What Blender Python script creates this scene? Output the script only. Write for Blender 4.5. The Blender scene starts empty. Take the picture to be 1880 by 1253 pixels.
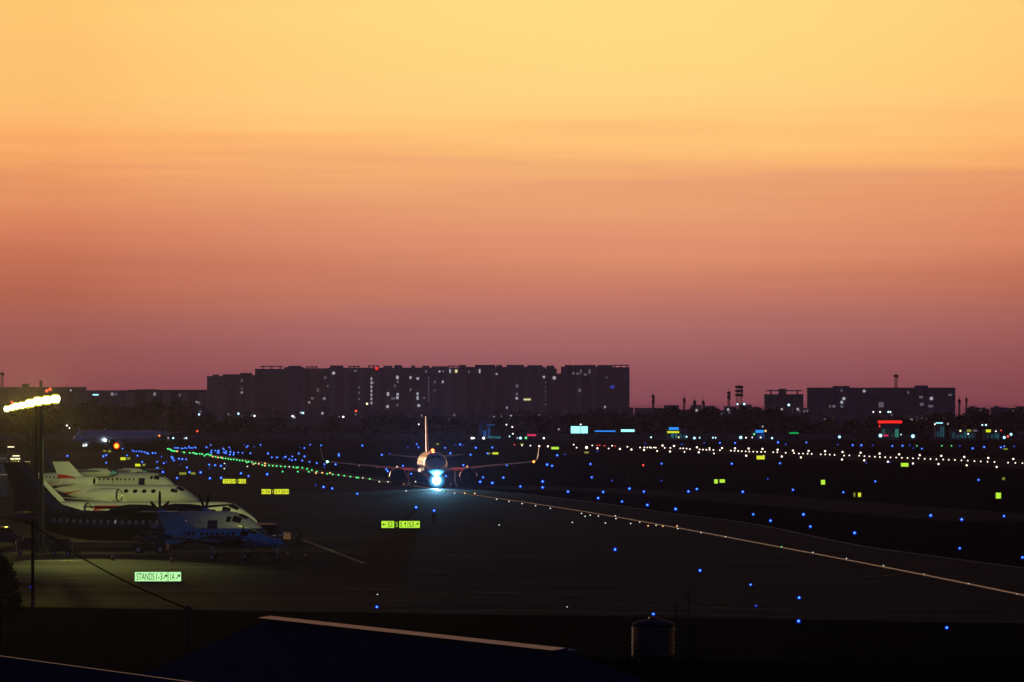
import bpy, bmesh, math, random
from mathutils import Vector, Matrix
random.seed(7)
R = math.radians
S = bpy.context.scene
COL = S.collection

# ------------------------------------------------------------------ camera geometry
F, H, YH, CX, CY = 20000.0, 13.5, 745.0, 940.0, 626.5      # focal length (px of the 1880 px frame), eye height, horizon row
def at(x, y, D): return Vector(((x - CX) / F * D, D, H - (y - YH) / F * D))
def dist(y): return F * H / (y - YH)
def gnd(x, y, z=0.0):
    D = F * (H - z) / (y - YH)
    return Vector(((x - CX) / F * D, D, z))
def ppm(D): return F / D

cam = bpy.data.cameras.new('camera'); camo = bpy.data.objects.new('camera', cam); COL.objects.link(camo)
cam.sensor_width = 36; cam.lens = F / 1880 * 36; cam.clip_start = 1; cam.clip_end = 60000
camo.location = (0, 0, H); camo.rotation_euler = (R(90) + (YH - CY) / F, 0, 0)
S.camera = camo
S.view_settings.view_transform = 'Standard'; S.view_settings.look = 'None'
S.view_settings.exposure = 0; S.view_settings.gamma = 1; S.view_settings.use_curve_mapping = False
S.cycles.use_denoising = True
S.cycles.max_bounces = 6; S.cycles.volume_bounces = 0
S.cycles.caustics_reflective = False; S.cycles.caustics_refractive = False
S.cycles.sample_clamp_indirect = 2.0

def lin(c):
    return tuple(((v / 255) / 12.92 if v / 255 <= .04045 else ((v / 255 + .055) / 1.055) ** 2.4) for v in c)

# ------------------------------------------------------------------ sky
W = bpy.data.worlds.new('World'); S.world = W; W.use_nodes = True
nt = W.node_tree; N = nt.nodes; Lk = nt.links; N.clear()
def nd(t, **k):
    n = N.new(t)
    for a, v in k.items(): setattr(n, a, v)
    return n
def mth(op, a, b=None, c=None):
    n = nd('ShaderNodeMath', operation=op)
    for i, v in enumerate((a, b, c)):
        if v is None: continue
        if isinstance(v, (int, float)): n.inputs[i].default_value = v
        else: Lk.new(v, n.inputs[i])
    return n.outputs[0]
tc = nd('ShaderNodeTexCoord'); sep = nd('ShaderNodeSeparateXYZ'); Lk.new(tc.outputs['Generated'], sep.inputs[0])
mp = nd('ShaderNodeMapping'); mp.inputs['Scale'].default_value = (16, 3, 300); Lk.new(tc.outputs['Generated'], mp.inputs[0])
nz = nd('ShaderNodeTexNoise'); nz.inputs['Scale'].default_value = 1; nz.inputs['Detail'].default_value = 5; nz.inputs['Roughness'].default_value = .55
Lk.new(mp.outputs[0], nz.inputs['Vector'])
zz = mth('MAXIMUM', sep.outputs[2], 0.00001)
amp = mth('MINIMUM', mth('MULTIPLY', zz, .36), .0075)
zz = mth('MAXIMUM', mth('ADD', zz, mth('MULTIPLY', mth('SUBTRACT', nz.outputs[0], .5), amp)), 0.00001)
mp3 = nd('ShaderNodeMapping'); mp3.inputs['Scale'].default_value = (22, 4, 1100); mp3.inputs['Location'].default_value = (3, 1, 5); Lk.new(tc.outputs['Generated'], mp3.inputs[0])
nz3 = nd('ShaderNodeTexNoise'); nz3.inputs['Scale'].default_value = 1; nz3.inputs['Detail'].default_value = 3; Lk.new(mp3.outputs[0], nz3.inputs['Vector'])
zz = mth('MAXIMUM', mth('ADD', zz, mth('MULTIPLY', mth('SUBTRACT', nz3.outputs[0], .5), mth('MINIMUM', mth('MULTIPLY', zz, .14), .0026))), 0.00001)
u = mth('POWER', zz, .35)
def ramp(stops):
    r = nd('ShaderNodeValToRGB'); e = r.color_ramp.elements
    while len(e) > 1: e.remove(e[-1])
    for i, (p, c) in enumerate(stops):
        q = e[0] if i == 0 else e.new(p)
        q.position = p; q.color = (*c, 1)
    Lk.new(u, r.inputs[0]); return r
def uy(y): return max((YH - y) / F, 1e-6) ** .35
SKY = [(744, (128, 66, 80)), (700, (142, 80, 88)), (650, (157, 93, 95)), (600, (173, 107, 102)), (525, (201, 124, 100)), (480, (213, 136, 104)), (437, (224, 147, 110)),
       (390, (228, 154, 111)), (337, (233, 163, 113)), (300, (242, 175, 114)), (262, (252, 189, 117)), (210, (253, 202, 124)), (165, (253, 208, 127)), (80, (254, 213, 128)), (0, (254, 216, 129))]
def GAIN(y): return 1.055 - .055 * (y / 744) ** 2.5
front = ramp([(0, lin((110, 56, 72)))] + [(uy(y), tuple(v * GAIN(y) for v in lin(c))) for y, c in SKY] +
             [(.06 ** .35, (.75, .45, .16)), (.1 ** .35, (.16, .09, .06)), (.2 ** .35, (.03, .022, .045)), (.5 ** .35, (.01, .011, .036)), (1, (.006, .009, .03))])
back = ramp([(0, (.036, .05, .15)), (.08 ** .35, (.04, .06, .19)), (.3 ** .35, (.024, .036, .11)), (.6 ** .35, (.008, .011, .036)), (1, (.006, .009, .03))])
mr = nd('ShaderNodeMapRange', interpolation_type='SMOOTHSTEP'); mr.inputs['From Min'].default_value = -.35; mr.inputs['From Max'].default_value = .93
Lk.new(sep.outputs[1], mr.inputs[0])
mx = nd('ShaderNodeMix', data_type='RGBA'); Lk.new(mr.outputs[0], mx.inputs[0]); Lk.new(back.outputs[0], mx.inputs[6]); Lk.new(front.outputs[0], mx.inputs[7])
dx = mth('SUBTRACT', sep.outputs[0], .008); dx2 = mth('MINIMUM', mth('MULTIPLY', dx, dx), .0024)
cmb = nd('ShaderNodeCombineColor')
q_ = mth('DIVIDE', mth('SUBTRACT', sep.outputs[2], .0105), .0068)
bump = mth('POWER', 2.71828, mth('MULTIPLY', mth('MULTIPLY', q_, q_), -1.0))
for i_, (base_, peak_) in enumerate(((18.0, 75.0), (88.0, 72.0), (108.0, 58.0))):
    Lk.new(mth('SUBTRACT', 1.0, mth('MULTIPLY', dx2, mth('ADD', base_, mth('MULTIPLY', bump, peak_)))), cmb.inputs[i_])
mul = nd('ShaderNodeMix', data_type='RGBA', blend_type='MULTIPLY'); mul.inputs[0].default_value = 1
Lk.new(mx.outputs[2], mul.inputs[6]); Lk.new(cmb.outputs[0], mul.inputs[7])
bg = nd('ShaderNodeBackground'); Lk.new(mul.outputs[2], bg.inputs[0]); bg.inputs[1].default_value = 1.0
wo = nd('ShaderNodeOutputWorld'); Lk.new(bg.outputs[0], wo.inputs[0])
W.cycles.sampling_method = 'MANUAL'; W.cycles.sample_map_resolution = 2048

sun = bpy.data.lights.new('sun', 'SUN'); sun.energy = .22; sun.angle = R(12); sun.color = (1, .62, .4)
suno = bpy.data.objects.new('sun', sun); COL.objects.link(suno)
suno.rotation_euler = Vector((.26, -1, -.06)).to_track_quat('-Z', 'Y').to_euler()

# ------------------------------------------------------------------ materials
def mat(name, c, rough=.6, metal=0, var=.0, vs=1.0, coat=0, spec=.5, stretch=(1, 1, 1), sheen=0.0):
    m = bpy.data.materials.new(name); m.use_nodes = True
    t = m.node_tree; b = t.nodes['Principled BSDF']
    b.inputs['Base Color'].default_value = (*c, 1); b.inputs['Roughness'].default_value = rough
    b.inputs['Metallic'].default_value = metal; b.inputs['Coat Weight'].default_value = coat; b.inputs['Coat Roughness'].default_value = .12
    b.inputs['Specular IOR Level'].default_value = spec
    if var:
        tcn = t.nodes.new('ShaderNodeTexCoord'); mpn = t.nodes.new('ShaderNodeMapping'); mpn.inputs['Scale'].default_value = stretch
        n = t.nodes.new('ShaderNodeTexNoise'); n.inputs['Scale'].default_value = vs; n.inputs['Detail'].default_value = 6; n.inputs['Roughness'].default_value = .65
        t.links.new(tcn.outputs['Object'], mpn.inputs[0]); t.links.new(mpn.outputs[0], n.inputs['Vector'])
        r = t.nodes.new('ShaderNodeValToRGB')
        r.color_ramp.elements[0].position = .3; r.color_ramp.elements[1].position = .7
        r.color_ramp.elements[0].color = (*[v * (1 - var) for v in c], 1); r.color_ramp.elements[1].color = (*[min(1, v * (1 + var)) for v in c], 1)
        t.links.new(n.outputs[0], r.inputs[0]); t.links.new(r.outputs[0], b.inputs['Base Color'])
        if sheen:                      # polished and dull patches of the pavement
            n2 = t.nodes.new('ShaderNodeTexNoise'); n2.inputs['Scale'].default_value = vs * 1.7; n2.inputs['Detail'].default_value = 8; n2.inputs['Roughness'].default_value = .7
            mp2 = t.nodes.new('ShaderNodeMapping'); mp2.inputs['Scale'].default_value = (.35, 1.3, 1); mp2.inputs['Location'].default_value = (7, 3, 1)
            t.links.new(tcn.outputs['Object'], mp2.inputs[0]); t.links.new(mp2.outputs[0], n2.inputs['Vector'])
            q = t.nodes.new('ShaderNodeMapRange'); q.inputs['From Min'].default_value = .36; q.inputs['From Max'].default_value = .8; q.inputs['To Min'].default_value = 0; q.inputs['To Max'].default_value = sheen
            t.links.new(n2.outputs[0], q.inputs[0]); t.links.new(q.outputs[0], b.inputs['Specular IOR Level'])
    return m
def glow(name, c, s=1.0):
    m = bpy.data.materials.new(name); m.use_nodes = True
    b = m.node_tree.nodes['Principled BSDF']
    b.inputs['Base Color'].default_value = (0, 0, 0, 1); b.inputs['Roughness'].default_value = .5; b.inputs['Specular IOR Level'].default_value = 0
    b.inputs['Emission Color'].default_value = (*c, 1); b.inputs['Emission Strength'].default_value = s
    m.cycles.emission_sampling = 'NONE'
    return m

M = dict(
    asphalt=mat('asphalt', (.03, .026, .034), .85, 0, .5, .05, 0, .0, (.25, 1.6, 1), .004),
    concrete=mat('concrete', (.038, .033, .042), .85, 0, .55, .045, 0, .0, (.3, 2.2, 1), .006),
    grassland=mat('grassland', (.016, .013, .009), .95, 0, .6, .03, 0, .0, (.4, 2, 1)),
    soil=mat('soil', (.006, .006, .007), .95, 0, .5, .1, 0, .0),
    line=mat('line_paint', (.9, .6, .66), .26, .75, .35, .6),
    dimline=mat('worn_paint', (.22, .2, .17), .7, 0, .5, .4),
    joint=mat('joint', (.16, .15, .14), .7, 0, .6, .15),
    white=mat('white_paint', (.72, .72, .7), .22, 0, .05, .8, .9),
    grey=mat('grey_paint', (.45, .46, .48), .3, 0, .08, .8, .3),
    navy=mat('navy_paint', (.006, .01, .024), .25, 0, .2, .8, .6),
    black=mat('black_rubber', (.012, .012, .013), .8, 0, .2, 3),
    dark=mat('dark_steel', (.03, .03, .033), .5, .5, .3, 2),
    fan=mat('fan_blades', (.004, .004, .005), .7, 0, .3, 4, 0, .1), liner=mat('intake_liner', (.006, .006, .007), .8, 0, .2, 3, 0, .05),
    chrome=mat('bare_metal', (.62, .6, .58), .22, 1, .05, 2),
    steel=mat('stainless_steel', (.025, .025, .028), .3, .3, .1, 3),
    glass=mat('dark_glass', (.006, .008, .012), .08, 0, .1, 3),
    cockpit=mat('cockpit_glass', (.008, .01, .02), .06, 0, .1, 3),
    blueplane=mat('blue_paint', (.1, .52, .9), .3, 0, .08, .8, .4),
    farblue=mat('pale_blue_paint', (.6, .75, .9), .25, 0, .08, .8, .6),
    tealplane=mat('teal_blue_paint', (.2, .55, .7), .32, 0, .08, .8, .4),
    roofblue=mat('blue_roof_metal', (.012, .024, .085), .8, 0, .35, 1.2, 0, .0, (1, .2, 1)),
    ridge=mat('ridge_cap_metal', (.85, .5, .55), .24, .8, .3, 2.0, 0, .5, (.5, .5, .5)),
    wall=mat('rendered_wall', (.24, .22, .25), .85, 0, .3, .15),
    wall2=mat('tinted_wall', (.16, .18, .26), .85, 0, .3, .15),
    wall3=mat('brown_wall', (.14, .11, .13), .85, 0, .3, .15),
    bay=mat('bay_render', (.17, .16, .19), .85, 0, .3, .15),
    roof=mat('old_roof', (.09, .07, .06), .85, 0, .4, .4),
    leaf=mat('leaves', (.02, .028, .014), .8, 0, .5, .7, 0, .15),
    leaf2=mat('dark_leaves', (.014, .02, .012), .8, 0, .5, .7, 0, .15),
    bark=mat('bark', (.06, .045, .035), .9, 0, .4, 2),
    mast=mat('galvanised_steel', (.05, .05, .05), .6, .2, .3, 2),
    cone=mat('cone_orange', (.35, .07, .02), .6, 0, .1, 3),
    cloth=mat('dark_clothing', (.02, .02, .025), .9, 0, .3, 6),
    skin=mat('skin', (.25, .15, .1), .6, 0, .1, 6),
    vest=mat('vest', (.12, .14, .03), .8, 0, .2, 6),
)
E = dict(
    bluehalo=glow('blue_glow', (.0, .03, .62), 1.0), bluecore=glow('blue_lamp', (.16, .5, 1), 2.0),
    dimbluehalo=glow('dim_blue_glow', (.0, .012, .26), 1.0), dimbluecore=glow('dim_blue_lamp', (.12, .2, .9), 1.0),
    whitehalo=glow('white_glow', (.75, .48, .36), .9), whitecore=glow('white_lamp', (1, .85, .7), 3),
    greenhalo=glow('green_glow', (.0, .36, .07), 1), greencore=glow('green_lamp', (.2, 1, .35), 1.6),
    amberhalo=glow('amber_glow', (.6, .2, .03), .9), ambercore=glow('amber_lamp', (1, .72, .3), 2),
    redhalo=glow('red_glow', (.6, .0, .01), 1), redcore=glow('red_lamp', (1, .12, .05), 2),
    palehalo=glow('pale_glow', (.25, .3, .25), .8), palecore=glow('pale_lamp', (.8, .9, .75), 1.5),
    cyanhalo=glow('cyan_glow', (.02, .3, .5), .9), cyancore=glow('cyan_lamp', (.6, .95, 1), 2.5),
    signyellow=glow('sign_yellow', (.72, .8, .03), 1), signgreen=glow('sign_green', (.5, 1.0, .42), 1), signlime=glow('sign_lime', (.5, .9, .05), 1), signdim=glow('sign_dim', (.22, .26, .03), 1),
    ink=mat('sign_ink', (.02, .03, .01), .6), 
    winwhite=glow('window_white', (.5, .5, .56), .75), windim=glow('window_dim', (.13, .12, .16), .7), winwarm=glow('window_warm', (.9, .8, .4), .9), winblue=glow('window_blue', (.02, .05, .5), .8),
    flood=glow('flood_lens', (1, 1, .55), 30), floodhalo=glow('flood_glow_rim', (.75, .72, .06), 1.0),
    landing=glow('landing_lens', (.85, .98, 1), 12), landhalo=glow('landing_glow_ring', (.02, .3, .5), 1.0),
    beacon=glow('beacon_lens', (1, .3, .06), 5),
    neonblue=glow('neon_blue', (.02, .25, .9), 1.3), neoncyan=glow('neon_cyan', (.35, .95, 1), 1.4), neonred=glow('neon_red', (1, .02, .015), 1.2),
    shopgreen=glow('shop_green', (.02, .12, .09), .8), shopteal=glow('shop_teal', (.02, .13, .17), .8), neonpink=glow('neon_pink', (.7, .03, .12), 1), shopblue=glow('shop_blue', (.01, .04, .14), .9),
    fluo=glow('fluorescent', (1, .9, .55), 1.4), cabin=glow('cabin_light', (.02, .02, .026), .7), cabin2=glow('cabin_light_bright', (.14, .14, .15), .8),
)

# ------------------------------------------------------------------ mesh helpers
class MB:
    def __init__(s): s.v = []; s.f = []; s.mi = []
    def add(s, vs, fs, mi=0):
        o = len(s.v); s.v += [tuple(v) for v in vs]; s.f += [tuple(i + o for i in f) for f in fs]; s.mi += [mi] * len(fs); return s
    def box(s, c, d, mi=0, rot=None, taper=1.0):
        hx, hy, hz = d[0] / 2, d[1] / 2, d[2] / 2
        vs = [Vector((sx * hx * (taper if sz > 0 else 1), sy * hy * (taper if sz > 0 else 1), sz * hz)) for sz in (-1, 1) for sy in (-1, 1) for sx in (-1, 1)]
        if rot is not None: vs = [rot @ v for v in vs]
        return s.add([v + Vector(c) for v in vs], [(0, 2, 3, 1), (4, 5, 7, 6), (0, 1, 5, 4), (2, 6, 7, 3), (0, 4, 6, 2), (1, 3, 7, 5)], mi)
    def rings(s, rs, mi=0, cap=True, closed=False):
        n = len(rs[0]); vs = [p for r in rs for p in r]; fs = []
        m = len(rs)
        for i in range(m if closed else m - 1):
            for j in range(n):
                a = i * n + j; b = i * n + (j + 1) % n; i2 = (i + 1) % m
                fs.append((a, b, i2 * n + (j + 1) % n, i2 * n + j))
        if cap and not closed: fs += [tuple(range(n))[::-1], tuple((m - 1) * n + j for j in range(n))]
        return s.add(vs, fs, mi)
    def tube(s, p0, p1, r0, r1=None, n=8, mi=0):
        p0, p1 = Vector(p0), Vector(p1); r1 = r0 if r1 is None else r1
        d = (p1 - p0).normalized(); a = d.orthogonal().normalized(); b = d.cross(a)
        return s.rings([[p + (a * math.cos(2 * math.pi * k / n) + b * math.sin(2 * math.pi * k / n)) * r for k in range(n)] for p, r in ((p0, r0), (p1, r1))], mi)
    def lathe(s, prof, c=(0, 0, 0), axis='z', n=16, mi=0, cap=True):
        rs = []
        for r, h in prof:
            ring = []
            for k in range(n):
                a = 2 * math.pi * k / n; x, y = r * math.cos(a), r * math.sin(a)
                p = {'z': (x, y, h), 'x': (h, x, y), 'y': (y, h, x)}[axis]
                ring.append(Vector(p) + Vector(c))
            rs.append(ring)
        return s.rings(rs, mi, cap)
    def ball(s, c, r, n=10, m=6, mi=0, sc=(1, 1, 1)):
        prof = [(max(.001, math.sin(math.pi * i / m)), -math.cos(math.pi * i / m)) for i in range(m + 1)]
        o = len(s.v); s.lathe(prof, (0, 0, 0), 'z', n, mi)
        for i in range(o, len(s.v)):
            p = s.v[i]; s.v[i] = (c[0] + p[0] * r * sc[0], c[1] + p[1] * r * sc[1], c[2] + p[2] * r * sc[2])
        return s
    def mesh(s, name, mats, smooth=False):
        me = bpy.data.meshes.new(name); me.from_pydata(s.v, [], s.f); me.update()
        for m in (mats if isinstance(mats, (list, tuple)) else [mats]): me.materials.append(m)
        me.polygons.foreach_set('material_index', s.mi)
        bm = bmesh.new(); bm.from_mesh(me); bmesh.ops.recalc_face_normals(bm, faces=bm.faces); bm.to_mesh(me); bm.free()
        if smooth:
            me.polygons.foreach_set('use_smooth', [True] * len(me.polygons))
            try: me.set_sharp_from_angle(angle=R(38))
            except Exception: pass
        return me
    def build(s, name, mats, parent=None, smooth=False, loc=None):
        o = bpy.data.objects.new(name, s.mesh(name, mats, smooth)); COL.objects.link(o)
        if parent is not None: o.parent = parent
        if loc is not None: o.location = loc
        return o
def tag(o, label, cat, group=None):
    o['label'] = label; o['category'] = cat
    if group: o['group'] = group
    return o
def thing(name, loc, rz, label, cat, group=None):
    o = bpy.data.objects.new(name, None); COL.objects.link(o); o.location = loc; o.rotation_euler = (0, 0, rz)
    o.empty_display_size = .3
    return tag(o, label, cat, group)
def struct(o): o['kind'] = 'structure'; return o
def lampobj(name, kind, loc, parent=None, color=(1, 1, 1), energy=100, size=.1, aim=None, cone=90, blend=.5):
    l = bpy.data.lights.new(name, kind); l.energy = energy; l.color = color; l.shadow_soft_size = size
    o = bpy.data.objects.new(name, l); COL.objects.link(o); o.location = loc
    if kind == 'SPOT': l.spot_size = R(cone); l.spot_blend = blend
    if aim is not None: o.rotation_euler = Vector(aim).to_track_quat('-Z', 'Y').to_euler()
    if parent is not None: o.parent = parent
    return o
def copy_tree(o, parent=None):
    c = o.copy(); COL.objects.link(c)
    if parent is not None: c.parent = parent
    for ch in list(o.children): copy_tree(ch, c)
    return c

# ------------------------------------------------------------------ ground
def sheet(name, pts, m, z):
    mb = MB(); mb.add([(p[0], p[1], z) for p in pts], [tuple(range(len(pts)))]); return struct(mb.build(name, m))
struct(MB().add([(-4000, -300, 0), (4000, -300, 0), (4000, 14000, 0), (-4000, 14000, 0)], [(0, 1, 2, 3)]).build('ground', M['grassland']))
near_strip = [gnd(-700, 1103), gnd(2600, 1158)]
sheet('verge', [Vector((-80, 150, 0)), Vector((80, 150, 0)), near_strip[1], near_strip[0]], M['soil'], .02)
apron_px = [(-700, 1103), (2600, 1158), (2600, 1175 - 20), (1880, 1043), (1560, 1000), (1380, 963), (1240, 945), (1080, 922), (950, 907), (820, 892), (620, 866), (480, 846), (330, 830), (-900, 826)]
sheet('apron', [gnd(x, y) for x, y in apron_px], M['concrete'], .04)
def strip(name, px, w, m, z, kind=True):
    ps = [gnd(x, y) for x, y in px]; L = []; Rr = []
    for i, p in enumerate(ps):
        d = (ps[min(i + 1, len(ps) - 1)] - ps[max(i - 1, 0)]).normalized(); n = Vector((-d.y, d.x, 0)) * w / 2
        L.append(p + n); Rr.append(p - n)
    mb = MB(); k = len(ps)
    mb.add([(p.x, p.y, z) for p in L + Rr], [(i, i + 1, k + i + 1, k + i) for i in range(k - 1)])
    o = mb.build(name, m)
    return struct(o)
strip('cross_taxiway', [(880, 893), (1240, 905), (1560, 930), (1900, 958)], 20, M['asphalt'], .03)
# runway sheet from the geometry of its edge lights
def runway():
    a0, a1 = gnd(1930, 864), gnd(1180, 826.5); b0, b1 = gnd(1960, 846), gnd(1080, 816.5)
    sheet('runway', [a0, b0, b1, a1], M['asphalt'], .03)
runway()
def smooth_px(px, k=6):
    out = []
    for i in range(len(px) - 1):
        p0 = px[max(i - 1, 0)]; p1 = px[i]; p2 = px[i + 1]; p3 = px[min(i + 2, len(px) - 1)]
        for j in range(k):
            t = j / k
            out.append(tuple(.5 * ((2 * p1[c]) + (-p0[c] + p2[c]) * t + (2 * p0[c] - 5 * p1[c] + 4 * p2[c] - p3[c]) * t * t + (-p0[c] + 3 * p1[c] - 3 * p2[c] + p3[c]) * t ** 3) for c in (0, 1)))
    return out + [px[-1]]
TAXI = [(310, 827), (430, 842), (560, 864), (700, 884), (823, 903), (1000, 929), (1180, 959), (1400, 1000), (1670, 1052), (1890, 1097)]
strip('taxiway_line', smooth_px(TAXI), .56, M['line'], .07)
strip('taxiway_edge_line', smooth_px([(950, 907), (1080, 922), (1240, 945), (1380, 963), (1560, 1000), (1700, 1021), (1890, 1046)]), .45, M['dimline'], .07)
strip('stand_lead_line', [(556, 993), (610, 1013), (668, 1036)], .55, M['dimline'], .065)
strip('taxiway_branch_line', smooth_px([(1360, 1019), (1420, 1017), (1480, 1013)]), .22, M['dimline'], .062)
strip('taxiway_branch_line', smooth_px([(1555, 1063), (1620, 1059), (1668, 1053)]), .22, M['dimline'], .063)
for i, (x0, y0, x1, y1) in enumerate([(30, 1069, 240, 1073), (40, 1091, 160, 1092), (610, 1081, 760, 1085), (860, 1088, 1130, 1096), (420, 1100, 800, 1106), (1100, 1111, 1450, 1121), (1340, 1030, 1460, 1034), (1490, 1042, 1560, 1041),
                              (20, 1049, 130, 1048), (60, 1058, 125, 1058), (230, 1084, 420, 1087), (0, 1031, 150, 1031), (820, 1020, 1050, 1026)]):
    strip('pavement_joint', [(x0, y0), (x1, y1)], .5, M['joint'], .05 + .0007 * i)
strip('kerb', [(-100, 1104.5), (940, 1122), (1900, 1146)], .35, M['joint'], .06)

# ------------------------------------------------------------------ airfield lights
CORE = {'blue_light': .42, 'dimblue_light': .36, 'green_light': .5, 'amber_light': .5, 'white_light': .72}
def fixture(name, halo, core, kind='stalk'):
    mb = MB()
    mb.tube((0, 0, -.9), (0, 0, -.3), .22, .18, 8, 0)
    mb.box((0, 0, -.88), (.9, .9, .12), 0)
    mb.ball((0, 0, 0), 1.0, 12, 8, 1)  # outer ball builds the lamp's bloom as a glowing shape
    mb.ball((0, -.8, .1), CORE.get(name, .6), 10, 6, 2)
    return mb.mesh(name, [M['dark'], halo, core], True)
FIX = {k: fixture(k + '_light', E[k + 'halo'], E[k + 'core']) for k in ('blue', 'dimblue', 'white', 'green', 'amber', 'red', 'pale')}
def field_light(kind, x, y, rpx, label, group, cat='airfield light'):
    """y is the image row of the glow ball; the fixture stands on the ground below it"""
    D = dist(y); r = rpx / ppm(D)  # scaled to the bloom's width, so farther fixtures are built larger
    D = F * (H - .95 * r) / (y - YH)
    o = bpy.data.objects.new({'blue': 'taxiway_edge_light', 'dimblue': 'taxiway_edge_light', 'white': 'runway_light', 'green': 'taxiway_centre_light', 'amber': 'stop_bar_light', 'red': 'obstruction_light', 'pale': 'inset_light'}[kind], FIX[kind])
    COL.objects.link(o); o.location = at(x, y, D); o.scale = (r, r, r)
    return tag(o, label, cat, group)
def Z(ox, oy, s, pts): return [(ox + p[0] / s, oy + p[1] / s) + tuple(p[2:]) for p in pts]
BL = []
BL += Z(280, 800, 9.4, [(385, 215), (415, 215), (445, 216), (500, 220), (520, 225), (560, 215), (590, 220), (630, 190), (640, 215), (670, 215), (700, 215), (735, 200), (745, 212), (935, 205), (905, 200, 0), (1005, 165), (1020, 258), (1015, 295), (1083, 262), (1125, 268), (1145, 262), (1120, 295), (1140, 300), (1218, 225), (1235, 245), (1230, 290), (1245, 300), (1272, 275), (1270, 308), (1345, 285), (1335, 330), (1405, 297), (1400, 330), (1480, 295), (1555, 300), (1690, 308), (1580, 165, 0), (1625, 200), (1645, 180), (1750, 195, 0), (1865, 162), (1325, 207), (1350, 235, 0),
      (330, 370), (355, 383), (370, 430), (345, 400), (457, 402), (515, 408), (580, 412), (155, 365, 0), (80, 455), (195, 480), (240, 455, 0), (485, 490, 0), (80, 560), (105, 572), (180, 632), (595, 553), (640, 635), (830, 638), (425, 735), (990, 740), (1185, 732), (978, 505), (985, 570, 0), (1080, 515), (1182, 525), (1280, 530, 0), (1527, 655), (1657, 700)])
BL += Z(140, 820, 10.44, [(590, 30), (665, 20, 0), (520, 190), (575, 170), (575, 315), (890, 45), (955, 38), (975, 175), (1080, 80), (1115, 95), (1160, 95), (1208, 92), (1250, 100), (1305, 110), (1350, 125), (1380, 140), (1465, 130), (1520, 132), (1175, 180), (1265, 300), (1630, 200, 0)])
BL += [(123.7, 837.6)]
BL += Z(480, 800, 9.4, [(115, 312), (180, 378), (265, 380), (290, 370, 0), (375, 390, 0), (413, 370), (480, 410), (535, 365), (527, 425), (590, 418), (645, 312), (745, 362), (705, 433), (828, 455), (955, 478), (1087, 497), (1085, 547, 0), (1280, 500), (1335, 325), (1338, 352), (668, 207, 0), (740, 218), (840, 158), (1030, 172), (1740, 175), (100, 670), (1072, 890), (1222, 914), (933, 857, 0)])
BL += Z(580, 800, 8.545, [(1035, 305), (1155, 285, 0), (1582, 137), (1440, 187, 0), (1610, 187), (1103, 530), (1125, 560), (1365, 475), (1495, 602), (650, 915), (15, 433)])
BL += Z(560, 730, 4.178, [(1115, 430), (1270, 440), (1310, 387), (1437, 385), (1400, 430), (1215, 520), (1548, 520), (1857, 517), (1365, 614), (1343, 648), (1437, 657), (1522, 616), (1652, 684), (1824, 648), (1824, 690), (1080, 604), (1150, 365, 0), (1190, 362), (1215, 365, 0), (1075, 387)])
BL += Z(880, 820, 3.76, [(468, 126), (502, 135), (590, 56, 0), (767, 122), (1258, 120), (1742, 120), (437, 243), (437, 284), (612, 313), (776, 214), (917, 237, 0), (1257, 237, 0), (820, 357), (855, 315), (1036, 292), (1136, 313), (985, 381), (1160, 405), (1355, 433), (1443, 312), (1502, 295), (1818, 314), (937, 713)])
BL += Z(1380, 820, 3.76, [(195, 117), (110, 224, 0), (285, 300), (633, 317), (853, 242), (1566, 232), (10, 470), (130, 513), (357, 470), (405, 554), (710, 598), (1235, 478), (1449, 505), (1741, 482), (1436, 704), (790, 115, 0), (955, 110, 0)])
BL += Z(1520, 660, 5.222, [(92, 820, 0), (237, 825), (320, 825), (428, 825, 0), (617, 832), (715, 830), (785, 825, 0), (900, 857), (820, 852, 0), (1265, 830, 0), (1387, 855), (1497, 842), (1657, 845), (1690, 835), (1787, 835, 0)])
BL += Z(1180, 660, 5.222, [(25, 808, 0), (375, 815, 0), (590, 805, 0), (740, 803), (885, 803), (1297, 797), (1370, 815, 0), (1568, 798), (1870, 818, 0)])
BL += [(692, 1115), (1129, 1009), (1285, 1048), (1378, 1074), (1388, 1113, 0), (1467, 1098), (1466, 1141), (1738, 1153), (1877, 1024), (1199.5, 1128), (58, 1078), (764, 932), (797, 938), (1023, 836.5), (1097, 829, 0)]
def blue_label(x, y):
    if y > 1060: return 'bright blue edge light alone on the dark near side of the apron', 'blue lights along the near apron edge'
    if x > 1300 and y > 925: return 'blue edge light on dark ground right of the long painted taxi line', 'blue lights right of the taxi line'
    if x > 1180 and y < 828: return 'small blue light beyond the white runway lights under the far shops', 'blue lights beyond the runway'
    if x > 860: return 'blue edge light on dark grass right of the taxiing airliner', 'blue lights right of the airliner'
    if y > 905: return 'small blue light on the apron in front of the taxiing airliner', 'blue lights before the airliner'
    if x > 560: return 'blue edge light on dark ground beside the taxiing airliner wing', 'blue lights around the airliner'
    gy = 827 + (x - 310) * .148
    if x > 300 and y < gy + 4: return 'blue edge light beyond the green centreline lights, one of a dense cluster', 'blue lights beyond the green lights'
    if x < 300: return 'blue edge light clustered beneath the far blue airliner', 'blue lights under the far airliner'
    return 'blue edge light on this side of the green centreline lights', 'blue lights before the green lights'
for p in BL:
    x, y = p[:2]; dim = len(p) > 2
    lab, grp = blue_label(x, y)
    big = 1.0 + .25 * min(1, max(0, (y - 850) / 150))
    if y > 1100: big = 1.5
    field_light('dimblue' if dim else 'blue', x, y, (1.9 if dim else 2.7) * big * (.82 if y < 862 and x < 640 else 1) * random.uniform(.85, 1.15) * (.85 if y < 830 else 1), ('dim ' + lab.replace('bright ', '')) if dim else lab, grp + (', dim' if dim else ''))
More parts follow.
